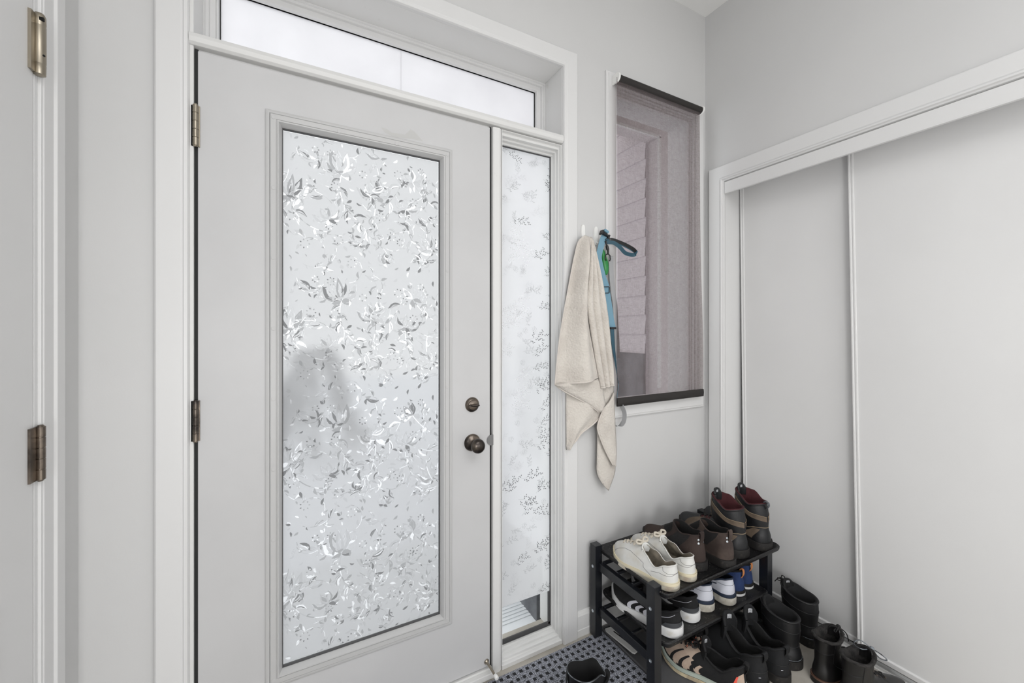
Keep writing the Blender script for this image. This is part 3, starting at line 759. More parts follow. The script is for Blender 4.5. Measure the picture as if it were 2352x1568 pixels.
# ------------------------------------------------------------------ shoe builder
def shoe(name, label, cat, group, heel, head, d, mats, extras=()):
    """heel=(x,y,z) bottom centre of the heel, head = heading of the toe (radians)"""
    g = dict(L=.295, W=.104, HW=.072, sh=.028, st=.022, spring=.010, o2=.004, side=1, xb=.006, xf=.145, cw=.066, zc=[(0, .082), (.35, .064), (1, .098)],
             toeh=.036, a=.30, b=.018, shaft=None, N=72, bands=None, sflare=.003, toer=.055)
    g.update(d)
    L, W, HW = g['L'], g['W'], g['HW']
    root = empty(name, heel, head); tag(root, label, cat, group)
    wt = [(0, HW / 2), (.28, HW / 2), (.42, HW / 2 * 1.02), (.70, W / 2), (.86, W / 2 * .90), (1, W / 2 * .62)]
    def outline(k, off=0.0, L0=0.0, L1=None):
        """k in [0,1): 0 heel, .5 toe"""
        L1 = L if L1 is None else L1
        f = (1 - math.cos(2 * PI * k)) / 2; s = f; sg = 1 if k <= .5 else -1
        w = interp(wt, s); rh, rt = .13, g['toer'] / L * 1.6
        if s < rh: w *= math.sqrt(max(0, 1 - ((rh - s) / rh) ** 2))
        if s > 1 - rt: w *= max(0, 1 - ((s - 1 + rt) / rt) ** 2.3) ** .5
        cy = g['side'] * .010 * math.sin(PI * s) - g['side'] * .004 * s
        x = L0 + (L1 - L0) * s; y = cy + sg * w
        # offset outward
        nx = -math.cos(2 * PI * k); ny = math.sin(2 * PI * k)
        return x + nx * off, y + ny * off, s
    def zb(s): return g['spring'] * max(0, (s - .72) / .28) ** 2
    def ztop(s): return zb(s) + interp([(0, g['sh']), (.35, g['sh'] * .92), (.75, g['st']), (1, g['st'] + g.get('toelip', 0))], s)
    def S(k, t):
        px, py, s = outline(k, -g['o2'] * .3); z0 = ztop(s) - .002
        xb, xf, cw = g['xb'], g['xf'], g['cw']
        f = s; sg = 1 if k <= .5 else -1
        wc = cw / 2 * (max(0, 1 - abs(2 * f - 1) ** 2.6)) ** .5 * interp([(0, 1), (.6, 1), (1, g.get('fw', .8))], f)
        x1 = xb + (xf - xb) * f; y1 = sg * wc; z1 = interp(g['zc'], f)
        top = None
        if g['shaft']:
            top = (x1 + interp(g['shaft'].get('dx', [(0, 0), (1, 0)]), f), y1 * g['shaft'].get('w', 1.05), interp(g['shaft']['z'], f))
            ta = g['shaft'].get('ta', .5)
            if t > ta:
                q_ = (t - ta) / (1 - ta); bul = math.sin(PI * q_) * g['shaft'].get('bulge', 0)
                nx, ny = (2 * f - 1), (sg * math.sqrt(max(0, 1 - (2 * f - 1) ** 2)))
                return Vector((x1 + (top[0] - x1) * q_ + nx * bul, y1 + (top[1] - y1) * q_ + ny * bul, z1 + (top[2] - z1) * q_))
            t = t / ta
        hc = interp([(0, (z1 - z0) * .5), (.45, (z1 - z0) * .5), (.8, g['toeh'] * .95), (1, g['toeh'])], s)
        aa = interp([(0, .2), (.5, .35), (1, g['a'])], s); bb = interp([(0, (z1 - z0) * .4), (.5, (z1 - z0) * .35), (.85, g['b']), (1, g['b'])], s)
        p0 = Vector((px, py, z0)); p3 = Vector((x1, y1, z1)); H = Vector((px - x1, py - y1, 0))
        p1 = p0 + Vector((0, 0, hc)) + H.normalized() * .002 if H.length > 1e-5 else p0 + Vector((0, 0, hc))
        p2 = p3 + H * aa + Vector((0, 0, -bb)); u = 1 - t
        return u ** 3 * p0 + 3 * u * u * t * p1 + 3 * u * t * t * p2 + t ** 3 * p3
    def Nrm(k, t):
        e = .006; t2 = min(max(t, .02), .98)
        a = S((k + e) % 1, t2) - S((k - e) % 1, t2); b = S(k, min(t2 + e, 1)) - S(k, t2 - e); n = a.cross(b)
        n = n.normalized() if n.length > 1e-9 else Vector((0, 0, 1))
        c = S(k, t2); cc = Vector((L * .4, 0, .03))
        if n.dot(c - cc) < 0: n = -n
        return n
    N = g['N']; K = [i / N for i in range(N)]
    # sole
    bands = g['bands'] or [(0, 1, 0)]
    mb = MB(); rows = []; zs = []
    lv = sorted({0.0, 1.0} | {b[0] for b in bands} | {b[1] for b in bands} | {.08, .92})
    def srow(f, off):
        r_ = []
        for k in K:
            x, y, s = outline(k, g['sflare'] + off); z0_, z1_ = zb(s), ztop(s); r_.append((x, y, z0_ + (z1_ - z0_) * f))
        return r_
    rr_ = [(f, (-.003 if f == 0 else (0 if .05 < f < .95 else -.0006))) for f in lv]
    for i in range(len(rr_) - 1):
        f0, f1 = rr_[i][0], rr_[i + 1][0]; mid = (f0 + f1) / 2
        mi = [b[2] for b in bands if b[0] <= mid <= b[1]][0]
        o0 = rr_[i][1] + [b[3] if len(b) > 3 else 0 for b in bands if b[0] <= mid <= b[1]][0]; o1 = rr_[i + 1][1] + [b[3] if len(b) > 3 else 0 for b in bands if b[0] <= mid <= b[1]][0]
        mb.grid([srow(f0, o0), srow(f1, o1)], True, mi)
    o = len(mb.v); r0 = srow(0, -.003); mb.v += r0; mb.f.append(tuple(range(o, o + N))[::-1]); mb.m.append(0)
    r1 = srow(1, -.0006); r2 = srow(1, -.010)
    mb.grid([r1, r2], True, [b[2] for b in bands][-1])
    so = mb.build('sole', mats['sole'], root, auto=50)
    # upper
    MT = 26; mb = MB(); rows = []
    zone = g.get('zone')
    for j in range(MT + 1):
        rows.append([S(k, j / MT) for k in K])
    o = len(mb.v)
    mb.grid(rows, True, 0)
    if zone:
        idx = 0
        for j in range(MT):
            for i in range(N):
                c = (S((i + .5) / N, (j + .5) / MT)); mb.m[idx] = zone((i + .5) / N, (j + .5) / MT, c); idx += 1
    up = mb.build('upper', mats['upper'], root, smooth=True)
    # lining
    mb = MB(); th = g.get('pad', .005)
    cen = [Vector((g['xb'] + (g['xf'] - g['xb']) * .5, 0, 0))]
    top = rows[-1]; ax = sum((p_.x for p_ in top)) / N
    def inn(p_, dd):
        v = Vector((ax - p_.x, -p_.y, 0)); l = v.length or 1; return Vector((p_.x, p_.y, p_.z)) + v / l * min(dd, l * .8)
    R = [[p_ for p_ in top], [inn(p_, th * .4) + Vector((0, 0, th * .35)) for p_ in top], [inn(p_, th) + Vector((0, 0, 0)) for p_ in top]]
    if g['shaft']:
        R.append([inn(S(k, g['shaft'].get('ta', .5)), th * .9) for k in K])
    low = []
    for k in K:
        x, y, s = outline(k, -.010); low.append(Vector((x, y, ztop(s) + .006)))
    R.append([inn(S(k, .62 * (g['shaft'].get('ta', .5) if g['shaft'] else 1)), .006) for k in K])
    R.append(low); mb.grid(R, True, 0)
    o = len(mb.v); mb.v += [tuple(p_) for p_ in low]; mb.f.append(tuple(range(o, o + N))); mb.m.append(0)
    mb.build('lining', mats['lining'], root, smooth=True)
    ctx = dict(S=S, N=Nrm, root=root, g=g, upper=up, sole=so, ztop=ztop, outline=outline)
    for e in extras: e(ctx)
    return root

def patch(ctx, name, m, quad, nu=10, nv=6, off=.0008, label=None):
    """surface patch between 4 (k,t) corners on the upper"""
    def f(c):
        (k0, t0), (k1, t1), (k2, t2), (k3, t3) = quad
        mb = MB(); rows = []
        for j in range(nv + 1):
            v = j / nv; r_ = []
            for i in range(nu + 1):
                u = i / nu
                k = (k0 * (1 - u) + k1 * u) * (1 - v) + (k3 * (1 - u) + k2 * u) * v
                t = (t0 * (1 - u) + t1 * u) * (1 - v) + (t3 * (1 - u) + t2 * u) * v
                r_.append(c['S'](k % 1, t) + c['N'](k % 1, t) * off)
            rows.append(r_)
        mb.grid(rows); ob = mb.build(name, m, c['upper'], smooth=True)
        if label: ob['label'] = label
    return f
def PT(name, m, quad, **kw): return lambda c: patch(c, name, m, quad, **kw)(c)
def line(name, m, kts, r=.0006, off=.0003, n=6):
    """seam or cord following the upper"""
    def f(c):
        pts = []
        for (k0, t0), (k1, t1) in zip(kts, kts[1:]):
            for i in range(n):
                u = i / n; k = k0 + (k1 - k0) * u; t = t0 + (t1 - t0) * u
                pts.append(c['S'](k % 1, t) + c['N'](k % 1, t) * off)
        k, t = kts[-1]; pts.append(c['S'](k % 1, t) + c['N'](k % 1, t) * off)
        MB().tube(pts, r, 6).build(name, m, c['upper'], smooth=True)
    return f
def tongue(m, w=.045, up=.03, fwd=.035, th=.006, lean=.0, label=None, lu=.35, ph=1.1, set_in=.006):
    def f(c):
        g = c['g']; front = c['S'](.5, 1); R0 = w / 2 / math.sin(ph); cx = front.x - set_in - R0; n = 10; m_ = 14
        fr, bk = [], []
        for j in range(n):
            t = j / (n - 1); a_, b_ = [], []
            for i in range(m_ + 1):
                u = -1 + 2 * i / m_; q = ph * u * (1 - .10 * t)
                z = front.z - .030 + (up + .030) * t * (1 - .42 * abs(u) ** 3 * t)
                xo = lean * t + fwd * .4 * (1 - t) ** 2
                a_.append(Vector((cx + R0 * math.cos(q) + xo, R0 * math.sin(q), z)))
                b_.append(Vector((cx + (R0 - th) * math.cos(q) + xo, (R0 - th) * math.sin(q), z - .001)))
            fr.append(a_); bk.append(b_)
        top = [(p_ + q_) / 2 + Vector((0, 0, .003)) for p_, q_ in zip(fr[-1], bk[-1])]
        mb = MB(); full = fr + [top] + bk[::-1]; mb.grid(full)
        mb.grid([[r_[0] for r_ in fr], [r_[0] for r_ in bk]]); mb.grid([[r_[-1] for r_ in bk], [r_[-1] for r_ in fr]])
        tg = mb.build('tongue', m, c['root'], smooth=True)
        if label:
            def at(u, t, off):
                q = ph * u * (1 - .10 * t); z = front.z - .030 + (up + .030) * t * (1 - .42 * abs(u) ** 3 * t); xo = lean * t + fwd * .4 * (1 - t) ** 2; rr0 = R0 - th - off
                return Vector((cx + rr0 * math.cos(q) + xo, rr0 * math.sin(q), z))
            u0, u1 = (lu if not callable(lu) else 0) - .24, lu + .24; t0, t1 = .66, .86
            mb = MB(); mb.grid([[at(u0 + (u1 - u0) * i / 4, t_, .0009) for i in range(5)] for t_ in (t0, t1)])
            for rr0, rr1, cc0, cc1 in ((.14, .24, .1, .5), (.14, .24, .62, .9), (.36, .44, .1, .9), (.56, .64, .1, .6), (.56, .64, .7, .9), (.76, .84, .1, .8)):
                mb.grid([[at(u0 + (u1 - u0) * (cc0 + (cc1 - cc0) * i / 3), t0 + (t1 - t0) * v_, .0015) for i in range(4)] for v_ in (rr0, rr1)], False, 1)
            ob = mb.build('size_label', [M['lab'], M['labink']], tg); ob['label'] = 'small white size label'
    return f
def laces(m, n=4, t0=.98, t1=.62, dk=.055, r=.0022, lift=.003, eyelets=None, dk1=None):
    def f(c):
        S, Nn = c['S'], c['N']; mb = MB(); ey = MB()
        for i in range(n):
            t = t0 + (t1 - t0) * i / max(1, n - 1); tn = t0 + (t1 - t0) * (i + .8) / max(1, n - 1)
            d = dk + ((dk1 or dk) - dk) * i / max(1, n - 1)
            A = S(.5 - d, t) + Nn(.5 - d, t) * .002; B = S(.5 + d, t) + Nn(.5 + d, t) * .002
            mid = (A + B) / 2; top = max(S(.5, t).z, mid.z) + lift
            mb.tube(catmull([A, (A * .6 + B * .4) * 1.0 + Vector((.003, 0, top - mid.z)), (A * .4 + B * .6) + Vector((-.003, 0, top - mid.z)), B], 5), r, 6)
            if i < n - 1:
                A2 = S(.5 - d, tn); B2 = S(.5 + d, tn)
                mb.tube(catmull([A, (A + B2) / 2 + Vector((0, 0, top - mid.z + r)), B2 + Nn(.5 + d, tn) * .002], 5), r, 6)
            if eyelets:
                for P_, kk in ((A, .5 - d), (B, .5 + d)):
                    nn = Nn(kk, t); MB().lathe([(.0042, -.001), (.0042, .0012), (.002, .0014), (.002, .0)], P_ - nn * .001, nn, 12).build('eyelet', eyelets, c['upper'], auto=40)
        mb.build('laces', m, c['root'], smooth=True)
    return f
def bow(m, at=None, size=.035, r=.0024, seed=1, tails=True, kt=(.5, 1.0), up=.008):
    def f(c):
        rn = random.Random(seed); p0 = c['S'](*kt) + Vector((0.002, 0, up)); mb = MB()
        mb.lathe([(.001, -.005), (.0055, -.003), (.0062, 0), (.0055, .003), (.001, .005)], p0, (0, 1, .2), 10)
        for sg in (1, -1):
            q = [p0, p0 + Vector((size * .35, sg * size * .7, size * .28)), p0 + Vector((size * .1, sg * size * 1.15, size * .1)), p0 + Vector((-size * .2, sg * size * .7, -size * .02)), p0]
            mb.tube(catmull(q, 7), r, 6)
            if tails: mb.tube(catmull([p0, p0 + Vector((size * .5, sg * size * .4, -.001)), p0 + Vector((size * .9, sg * size * (.8 + .3 * rn.random()), -.016))], 6), r, 6)
        mb.build('lace_bow', m, c['root'], smooth=True)
    return f
def collar(m, r=.0045, t=1.0, k0=0, k1=1, name='collar', off=0):
    def f(c):
        n = 60; full = (k1 - k0) >= .999
        pts = [c['S']((k0 + (k1 - k0) * i / n) % 1, t) for i in range(n if full else n + 1)]
        MB().tube(pts, r, 8, closed=full).build(name, m, c['root'], smooth=True)
    return f
def heel_tab(m, w=.014, h=.03, z=None, out=.010, name='pull_tab', loop=True, zoff=0.0):
    def f(c):
        p1 = c['S'](0.0, 1.0) + Vector((0, 0, zoff)); p0 = p1 + Vector((-.003, 0, -h * .9))
        if loop: path = catmull([p1 + Vector((.004, 0, -.004)), p1 + Vector((0, 0, h * .35)), p1 + Vector((-out, 0, h * .25)), p1 + Vector((-out * 1.05, 0, -h * .35)), p0], 5)
        else: path = [p1, p0]
        MB().ribbon(path, (0, 1, 0), w, .0018).build(name, m, c['root'], smooth=False)
    return f
M['lab'] = mat('label_white', (214, 216, 220), .7)
M['labink'] = mat('label_ink', (60, 60, 64), .7)

# shoe materials
M['wl'] = mat('white_leather', (216, 216, 213), .45, bump=.08, scale=120, col2=(200, 196, 186), cscale=14, cmix=(.5, .75))
M['ws'] = mat('cream_rubber', (206, 200, 184), .6, bump=.1, scale=200, col2=(168, 150, 132), cscale=30, cmix=(.5, .75))
M['wcream'] = mat('cream_band', (222, 212, 184), .55)
M['wlin'] = mat('worn_beige_lining', (138, 130, 116), .9, bump=.2, scale=300, col2=(96, 90, 80), cscale=20)
M['wlace'] = mat('cream_lace', (206, 198, 184), .9, bump=.4, scale=900)
M['seam'] = mat('grey_seam', (112, 110, 110), .8)
M['brn'] = mat('brown_nubuck', (58, 47, 43), .85, bump=.15, scale=300, col2=(80, 68, 62), cscale=16)
M['brn2'] = mat('dark_brown_suede', (46, 35, 32), .85, bump=.15, scale=300, col2=(60, 48, 43), cscale=10)
M['gore'] = mat('black_elastic', (26, 25, 26), .85, bump=.4, scale=500)
M['dsole'] = mat('dark_rubber', (30, 28, 27), .7, bump=.35, scale=120, col2=(74, 68, 62), cscale=40, cmix=(.62, .8))
M['dlin'] = mat('black_lining', (15, 15, 16), .95, bump=.3, scale=300)
M['wbk'] = mat('work_boot_black', (22, 23, 26), .5, bump=.3, scale=120)
M['wbt'] = mat('work_boot_taupe', (106, 92, 78), .75, bump=.2, scale=300, col2=(86, 74, 62), cscale=20)
M['wbr'] = mat('burgundy_lining', (62, 16, 22), .85, bump=.3, scale=500)
M['stitch'] = mat('tan_stitch', (150, 132, 108), .8)
M['blk'] = mat('black_suede', (17, 17, 19), .85, bump=.25, scale=400)
M['wstripe'] = mat('white_stripe', (212, 212, 220), .5)
M['wsole'] = mat('white_rubber', (226, 226, 226), .5, col2=(204, 200, 190), cscale=22, cmix=(.6, .75))
M['gcup'] = mat('charcoal_rubber', (62, 64, 68), .5)
M['wn'] = mat('white_knit_leather', (208, 210, 220), .5, bump=.05, scale=200)
M['navy'] = mat('navy_trim', (38, 48, 66), .6)
M['wnsole'] = mat('off_white_speckled', (196, 192, 182), .7, bump=.3, scale=220, col2=(176, 170, 158), cscale=50)
M['blue'] = mat('blue_suede', (36, 58, 104), .85, bump=.3, scale=300, col2=(26, 42, 78), cscale=14)
M['orange'] = mat('orange_tab', (206, 134, 80), .6)
M['beige'] = mat('beige_mesh', (186, 166, 150), .85, bump=.5, scale=500, col2=(172, 152, 136), cscale=30)
M['mint'] = mat('pale_green_foam', (176, 186, 176), .7)
M['ysole'] = mat('yellowed_foam', (206, 192, 160), .75, bump=.3, scale=200, col2=(170, 156, 132), cscale=40)
M['coral'] = mat('coral_accent', (226, 84, 66), .5)
M['bleath'] = mat('black_leather', (19, 19, 21), .5, bump=.22, scale=90, detail=5, col2=(27, 27, 29), cscale=12)
M['bsmooth'] = mat('black_smooth_leather', (22, 21, 22), .33, bump=.12, scale=60, detail=5, col2=(30, 29, 29), cscale=9)
M['bnub'] = mat('black_nubuck', (17, 18, 21), .8, bump=.3, scale=400)
M['fur'] = mat('grey_fleece_lining', (52, 50, 49), 1.0, bump=1.0, scale=350, col2=(30, 29, 29), cscale=60)
M['copper'] = mat('copper_welt', (96, 70, 58), .5)
M['edge'] = mat('worn_edge', (120, 126, 132), .6, col2=(50, 52, 56), cscale=50)
UP = PI / 2

# top shelf: white sneakers
def white_sneaker(label, heel, head, side):
    sg = 1
    ex = [tongue('wl', .052, .007, .03, .005, .004, ph=.9), laces('wlace', 6, .97, .50, .055, .0034, .004, dk1=.06), bow('wlace', size=.028, r=.0046, seed=3 + side, up=.010),
          collar('wl', .0024),
          line('seam_line', 'seam', [(.40, 0.02), (.385, .5), (.36, .62), (.27, .70), (.17, .02)]), line('seam_line', 'seam', [(.60, .02), (.615, .5), (.64, .62), (.73, .70), (.83, .02)]),
          line('seam_line', 'seam', [(.185, .35), (.14, .42), (.06, .36), (0.0, .52), (-.06, .36), (-.14, .42), (-.185, .35)]),
          line('seam_line', 'seam', [(.16, .98), (.13, .66), (.08, .5), (0, .5), (-.08, .5), (-.13, .66), (-.16, .98)])]
    return shoe('sneaker', label, 'sneaker', 'white sneakers on the top shelf', heel, head,
                dict(L=.298, W=.098, HW=.076, sh=.030, st=.024, side=side, xf=.150, cw=.066, zc=[(0, .090), (.15, .084), (.45, .062), (.75, .088), (1, .104)], toeh=.038, a=.36, b=.014, bands=[(0, .68, 0, 0), (.68, 1, 1, .0008)], spring=.012, fw=.75, sflare=.004),
                dict(sole=['ws', 'wcream'], upper='wl', lining='wlin'), ex)
Z1 = .3665
white_sneaker('white leather sneaker with beige laces, nearest the left end of the top shelf', (1.226, -.387, Z1), UP + .10, 1)
white_sneaker('white leather sneaker on the top shelf, tucked against the dark brown boot', (1.328, -.380, Z1), UP + .06, -1)

# chelsea boots
def chelsea(label, heel, head, side, m):
    def zone(k, t, c):
        kk = min(k, 1 - k)
        lim = .155 if t > .2 else .0
        if t > .26 and .165 < kk < .285: return 1
        return 0
    ex = [heel_tab(m, .022, .034, out=.006), collar(m, .0022)] + [PT('elastic_gusset', 'gore', [(sg_ * .150, .98), (sg_ * .295, .98), (sg_ * .275, .30), (sg_ * .185, .26)], nu=10, nv=12, off=.0008) for sg_ in (1, -1)]
    def riv(c):
        for t in (.84, .70):
            for k in (.045, .955):
                MB().lathe([(.0042, 0), (.004, .0012), (.0015, .0014), (.0015, 0)], c['S'](k, t), c['N'](k, t), 14).build('rivet', 'steel', c['upper'], auto=40)
    ex.append(riv)
    return shoe('ankle_boot', label, 'boot', 'brown elastic-sided boots on the top shelf', heel, head,
                dict(L=.305, W=.100, HW=.082, sh=.034, st=.024, side=side, xb=.014, xf=.138, cw=.074, zc=[(0, .135), (.2, .132), (.5, .124), (1, .146)], toeh=.044, a=.16, b=.075, spring=.020, fw=.85, sflare=.007),
                dict(sole='dsole', upper=m, lining='dlin'), ex)
chelsea('dark brown elastic-sided boot touching the right white sneaker', (1.424, -.352, Z1), UP + .02, 1, 'brn2')
chelsea('dusty brown elastic-sided boot with salt stain, second of its pair from the left', (1.538, -.396, Z1), UP + .03, -1, 'brn')

# work boots
def workboot(label, heel, head, side, top):
    def zone(k, t, c):
        kk = min(k, 1 - k)
        if c.x > .245: return 0
        if c.x > .185 and t < .52: return 1
        if t > .96: return 0
        if kk > .40 and t > .56: return 1
        if .68 < t < .80 + .0: return 1 if abs(t - (.70 + .14 * kk * 2)) < .045 + .02 * (kk) else 0
        if t < .5 and .10 < kk < .16 and t > .1: return 1
        return 0
    ex = [collar('wbr', .0035, 1.0), collar('wbk', .0045, .985), tongue('wbk', .058, .022, .01, .008, .0, label=True, lu=-.1), laces('gore', 4, .50, .34, .055, .0026, .004, 'bronze'),
          line('stitch_line', 'stitch', [(.0, .50), (.1, .50), (.17, .46), (.2, .36)], .0012), line('stitch_line', 'stitch', [(0, .50), (-.1, .50), (-.17, .46), (-.2, .36)], .0012)]
    for sg in (1, -1):
        ex.append(PT('shaft_band', 'wbt', [(sg * .01, .62), (sg * .40, .80), (sg * .40, .90), (sg * .01, .72)], nu=16, nv=3, off=.0012))
        ex.append(PT('lace_stay', 'wbt', [(sg * .385, .66), (sg * .455, .62), (sg * .455, .995), (sg * .385, .975)], nu=4, nv=8, off=.0014))
        ex.append(PT('heel_panel', 'wbt', [(sg * .13, .06), (sg * .19, .10), (sg * .165, .44), (sg * .10, .44)], nu=4, nv=8, off=.001))
        ex.append(PT('vamp_panel', 'wbt', [(sg * .30, .10), (sg * .375, .10), (sg * .44, .38), (sg * .30, .44)], nu=8, nv=8, off=.001))
        ex.append(line('stitch_line', 'stitch', [(sg * .01, .725), (sg * .2, .815), (sg * .38, .895)], .0009, .0014))
    if top: ex.append(heel_tab('edge', .012, .028, out=.016))
    def eye(c):
        mb = MB()
        for t in (.62, .74, .86, .95):
            for sg in (1, -1):
                k = .5 - sg * .075; p_ = c['S'](k % 1, t); n_ = c['N'](k % 1, t); MB().lathe([(.0045, 0), (.0042, .002), (.0018, .002), (.0018, 0)], p_, n_, 14).build('eyelet', 'bronze', c['upper'], auto=40)
    ex.append(eye)
    return shoe('work_boot', label, 'boot', 'tall black and brown work boots on the top shelf', heel, head,
                dict(L=.318, W=.112, HW=.092, sh=.036, st=.028, side=side, xb=.008, xf=.150, cw=.078, zc=[(0, .098), (.5, .10), (1, .118)], toeh=.048, a=.24, b=.03, toelip=.012, spring=.016, fw=.85,
                     shaft=dict(z=[(0, .198), (.3, .190), (.7, .218), (1, .226)], dx=[(0, .012), (1, -.004)], w=1.3, ta=.5, bulge=.005), sflare=.005, pad=.006),
                dict(sole='dsole', upper='wbk', lining='wbr'), ex)
workboot('tall black and brown work boot with burgundy lining, left one of the pair', (1.660, -.378, Z1), UP + .05, 1, False)
workboot('tall black and brown work boot with a grey loop at its heel', (1.796, -.393, Z1), UP - .06, -1, True)

# middle shelf
Z2 = .1765
def stripe_sneaker(label, heel, head, side):
    ex = [tongue('blk', .05, .026, .03, .008, .004), laces('blk', 5, .97, .56, .045, .0026, .004, dk1=.05), collar('blk', .005), bow('blk', size=.03, r=.003, up=.012)]
    for i in range(3):
        for sg in (1, -1):
            q = [(.288 - .036 * i, .02), (.271 - .036 * i, .02), (.296 - .034 * i, .62), (.313 - .034 * i, .62)]
            if sg < 0: q = [((1 - x), y) for x, y in q]
            ex.append(PT('stripe', 'wstripe', q, nu=3, nv=8, off=.0012))
    ex.append(PT('heel_counter', 'gcup', [(-.13, .02), (.13, .02), (.11, .26), (-.11, .26)], nu=24, nv=4, off=.0022))
    ex.append(line('piping', 'wstripe', [(.19, .3), (.12, .62), (.06, .8)], .0007))
    return shoe('sneaker', label, 'sneaker', 'black sneakers with white stripes on the middle shelf', heel, head,
                dict(L=.312, W=.112, HW=.082, sh=.036, st=.030, side=side, xf=.160, cw=.064, zc=[(0, .094), (.15, .084), (.45, .066), (1, .096)], toeh=.036, a=.36, b=.010, spring=.014, sflare=.006, fw=.8),
                dict(sole='wsole', upper='blk', lining='dlin'), ex)
stripe_sneaker('black sneaker with white side stripes and white sole, at the left of the middle shelf', (1.262, -.372, Z2), UP + .15, 1)
stripe_sneaker('black sneaker with grey heel counter, beside the navy trimmed sneakers', (1.384, -.350, Z2), UP + .07, -1)
def navy_sneaker(label, heel, head, side):
    ex = [tongue('wn', .048, .022, .03, .006, .006), laces('wlace', 5, .97, .56, .04, .0024, .003, dk1=.05), collar('navy', .0036),
          line('seam_line', 'navy', [(.17, .66), (.10, .60), (0, .58), (-.10, .60), (-.17, .66)], .0006),
          PT('side_patch', 'navy', [(.20, .36), (.15, .44), (.155, .54), (.215, .50)], nu=6, nv=4, off=.001),
          PT('side_patch', 'navy', [(.80, .36), (.85, .44), (.845, .54), (.785, .50)], nu=6, nv=4, off=.001)]
    return shoe('sneaker', label, 'sneaker', 'white sneakers with navy trim on the middle shelf', heel, head,
                dict(L=.295, W=.104, HW=.078, sh=.044, st=.030, side=side, xf=.158, cw=.062, zc=[(0, .106), (.15, .098), (.45, .078), (1, .108)], toeh=.034, a=.34, b=.010, spring=.012, bands=[(0, .72, 0, 0), (.72, 1, 1, -.002)], sflare=.005, fw=.8),
                dict(sole=['wnsole', 'navy'], upper='wn', lining='navy'), ex)
navy_sneaker('white sneaker with navy collar, partly behind the black striped sneakers', (1.488, -.340, Z2), UP + .03, 1)
navy_sneaker('white sneaker with navy band above a thick sole, next to the blue shoes', (1.602, -.358, Z2), UP + .02, -1)
def blue_shoe(label, heel, head, side):
    ex = [heel_tab('orange', .011, .030, out=.010), collar('dlin', .0045), laces('navy', 4, .97, .6, .04, .0024), tongue('blue', .045, .015, .02, .006, .004)]
    return shoe('suede_shoe', label, 'shoe', 'blue suede shoes on the middle shelf', heel, head,
                dict(L=.275, W=.080, HW=.074, sh=.022, st=.018, side=side, xb=.010, xf=.135, cw=.056, zc=[(0, .102), (.4, .088), (1, .11)], toeh=.032, a=.26, b=.02, spring=.010, bands=[(0, .5, 0, 0), (.5, 1, 1, -.001)], sflare=.003),
                dict(sole=['wsole', 'dsole'], upper='blue', lining='dlin'), ex)
blue_shoe('blue suede shoe with orange heel loop, left one of the pair', (1.695, -.342, Z2), UP + .02, 1)
blue_shoe('blue suede shoe with orange heel loop, right one of the pair by the rack leg', (1.774, -.330, Z2), UP + .03, -1)

# floor: beige trail shoes
def trail(label, heel, head, side, tilt=0):
    ex = [tongue('blk', .076, .044, .03, .009, .0, label=True, lu=-.25, ph=1.2), laces('lacecol', 6, .97, .52, .06, .0034, .006, dk1=.065), bow('lacecol', size=.034, r=.0034, seed=5, up=.012, kt=(.5, .94)),
          collar('blk', .0045), heel_tab('blk', .018, .03, out=.012), PT('mesh_vamp', 'beige', [(.235, .10), (.765, .10), (.60, .96), (.40, .96)], nu=40, nv=18, off=.0008)]
    for sg in (1, -1):
        for i in range(3):
            a0 = .365 - .046 * i
            q = [(a0, .05), (a0 - .017, .05), (a0 + .022, .60), (a0 + .032, .60)]
            q2 = [(a0 - .020, .05), (a0 - .036, .05), (a0 + .002, .62), (a0 + .016, .62)]
            if sg < 0: q = [((1 - x), y) for x, y in q]; q2 = [((1 - x), y) for x, y in q2]
            ex.append(PT('stripe', 'blk', q, nu=3, nv=7, off=.0016))
            ex.append(PT('stripe', 'beige', q2, nu=3, nv=7, off=.0016))
        q = [(.02, .10), (.09, .14), (.085, .66), (.035, .72)]; q2 = [(.09, .16), (.108, .2), (.098, .62), (.084, .62)]
        if sg < 0: q = [((1 - x), y) for x, y in q]; q2 = [((1 - x), y) for x, y in q2]
        ex.append(PT('heel_patch', 'beige', q, nu=6, nv=6, off=.0014)); ex.append(PT('heel_accent', 'coral', q2, nu=3, nv=6, off=.0018))
    r = shoe('trail_shoe', label, 'shoe', 'beige and black trail shoes on the floor', heel, head,
             dict(L=.305, W=.108, HW=.082, sh=.036, st=.028, side=side, xf=.155, cw=.072, zc=[(0, .112), (.15, .104), (.45, .074), (1, .100)], toeh=.034, a=.36, b=.008, spring=.016, bands=[(0, .55, 0, 0), (.55, 1, 1, -.0015)], sflare=.006, fw=.85),
             dict(sole=['ysole', 'mint'], upper='blk', lining='dlin'), ex)
    return r
lm = mat('speckled_lace', (26, 24, 24), .8, col2=(200, 120, 92), cscale=120, cmix=(.62, .66)); M['lacecol'] = lm
trail('beige and black trail shoe, front one, beside the rack leg', (1.415, -.527, .007), UP + .34, 1)
trail('beige and black trail shoe, back one, half hidden under the rack', (1.440, -.345, .007), UP + .06, -1)

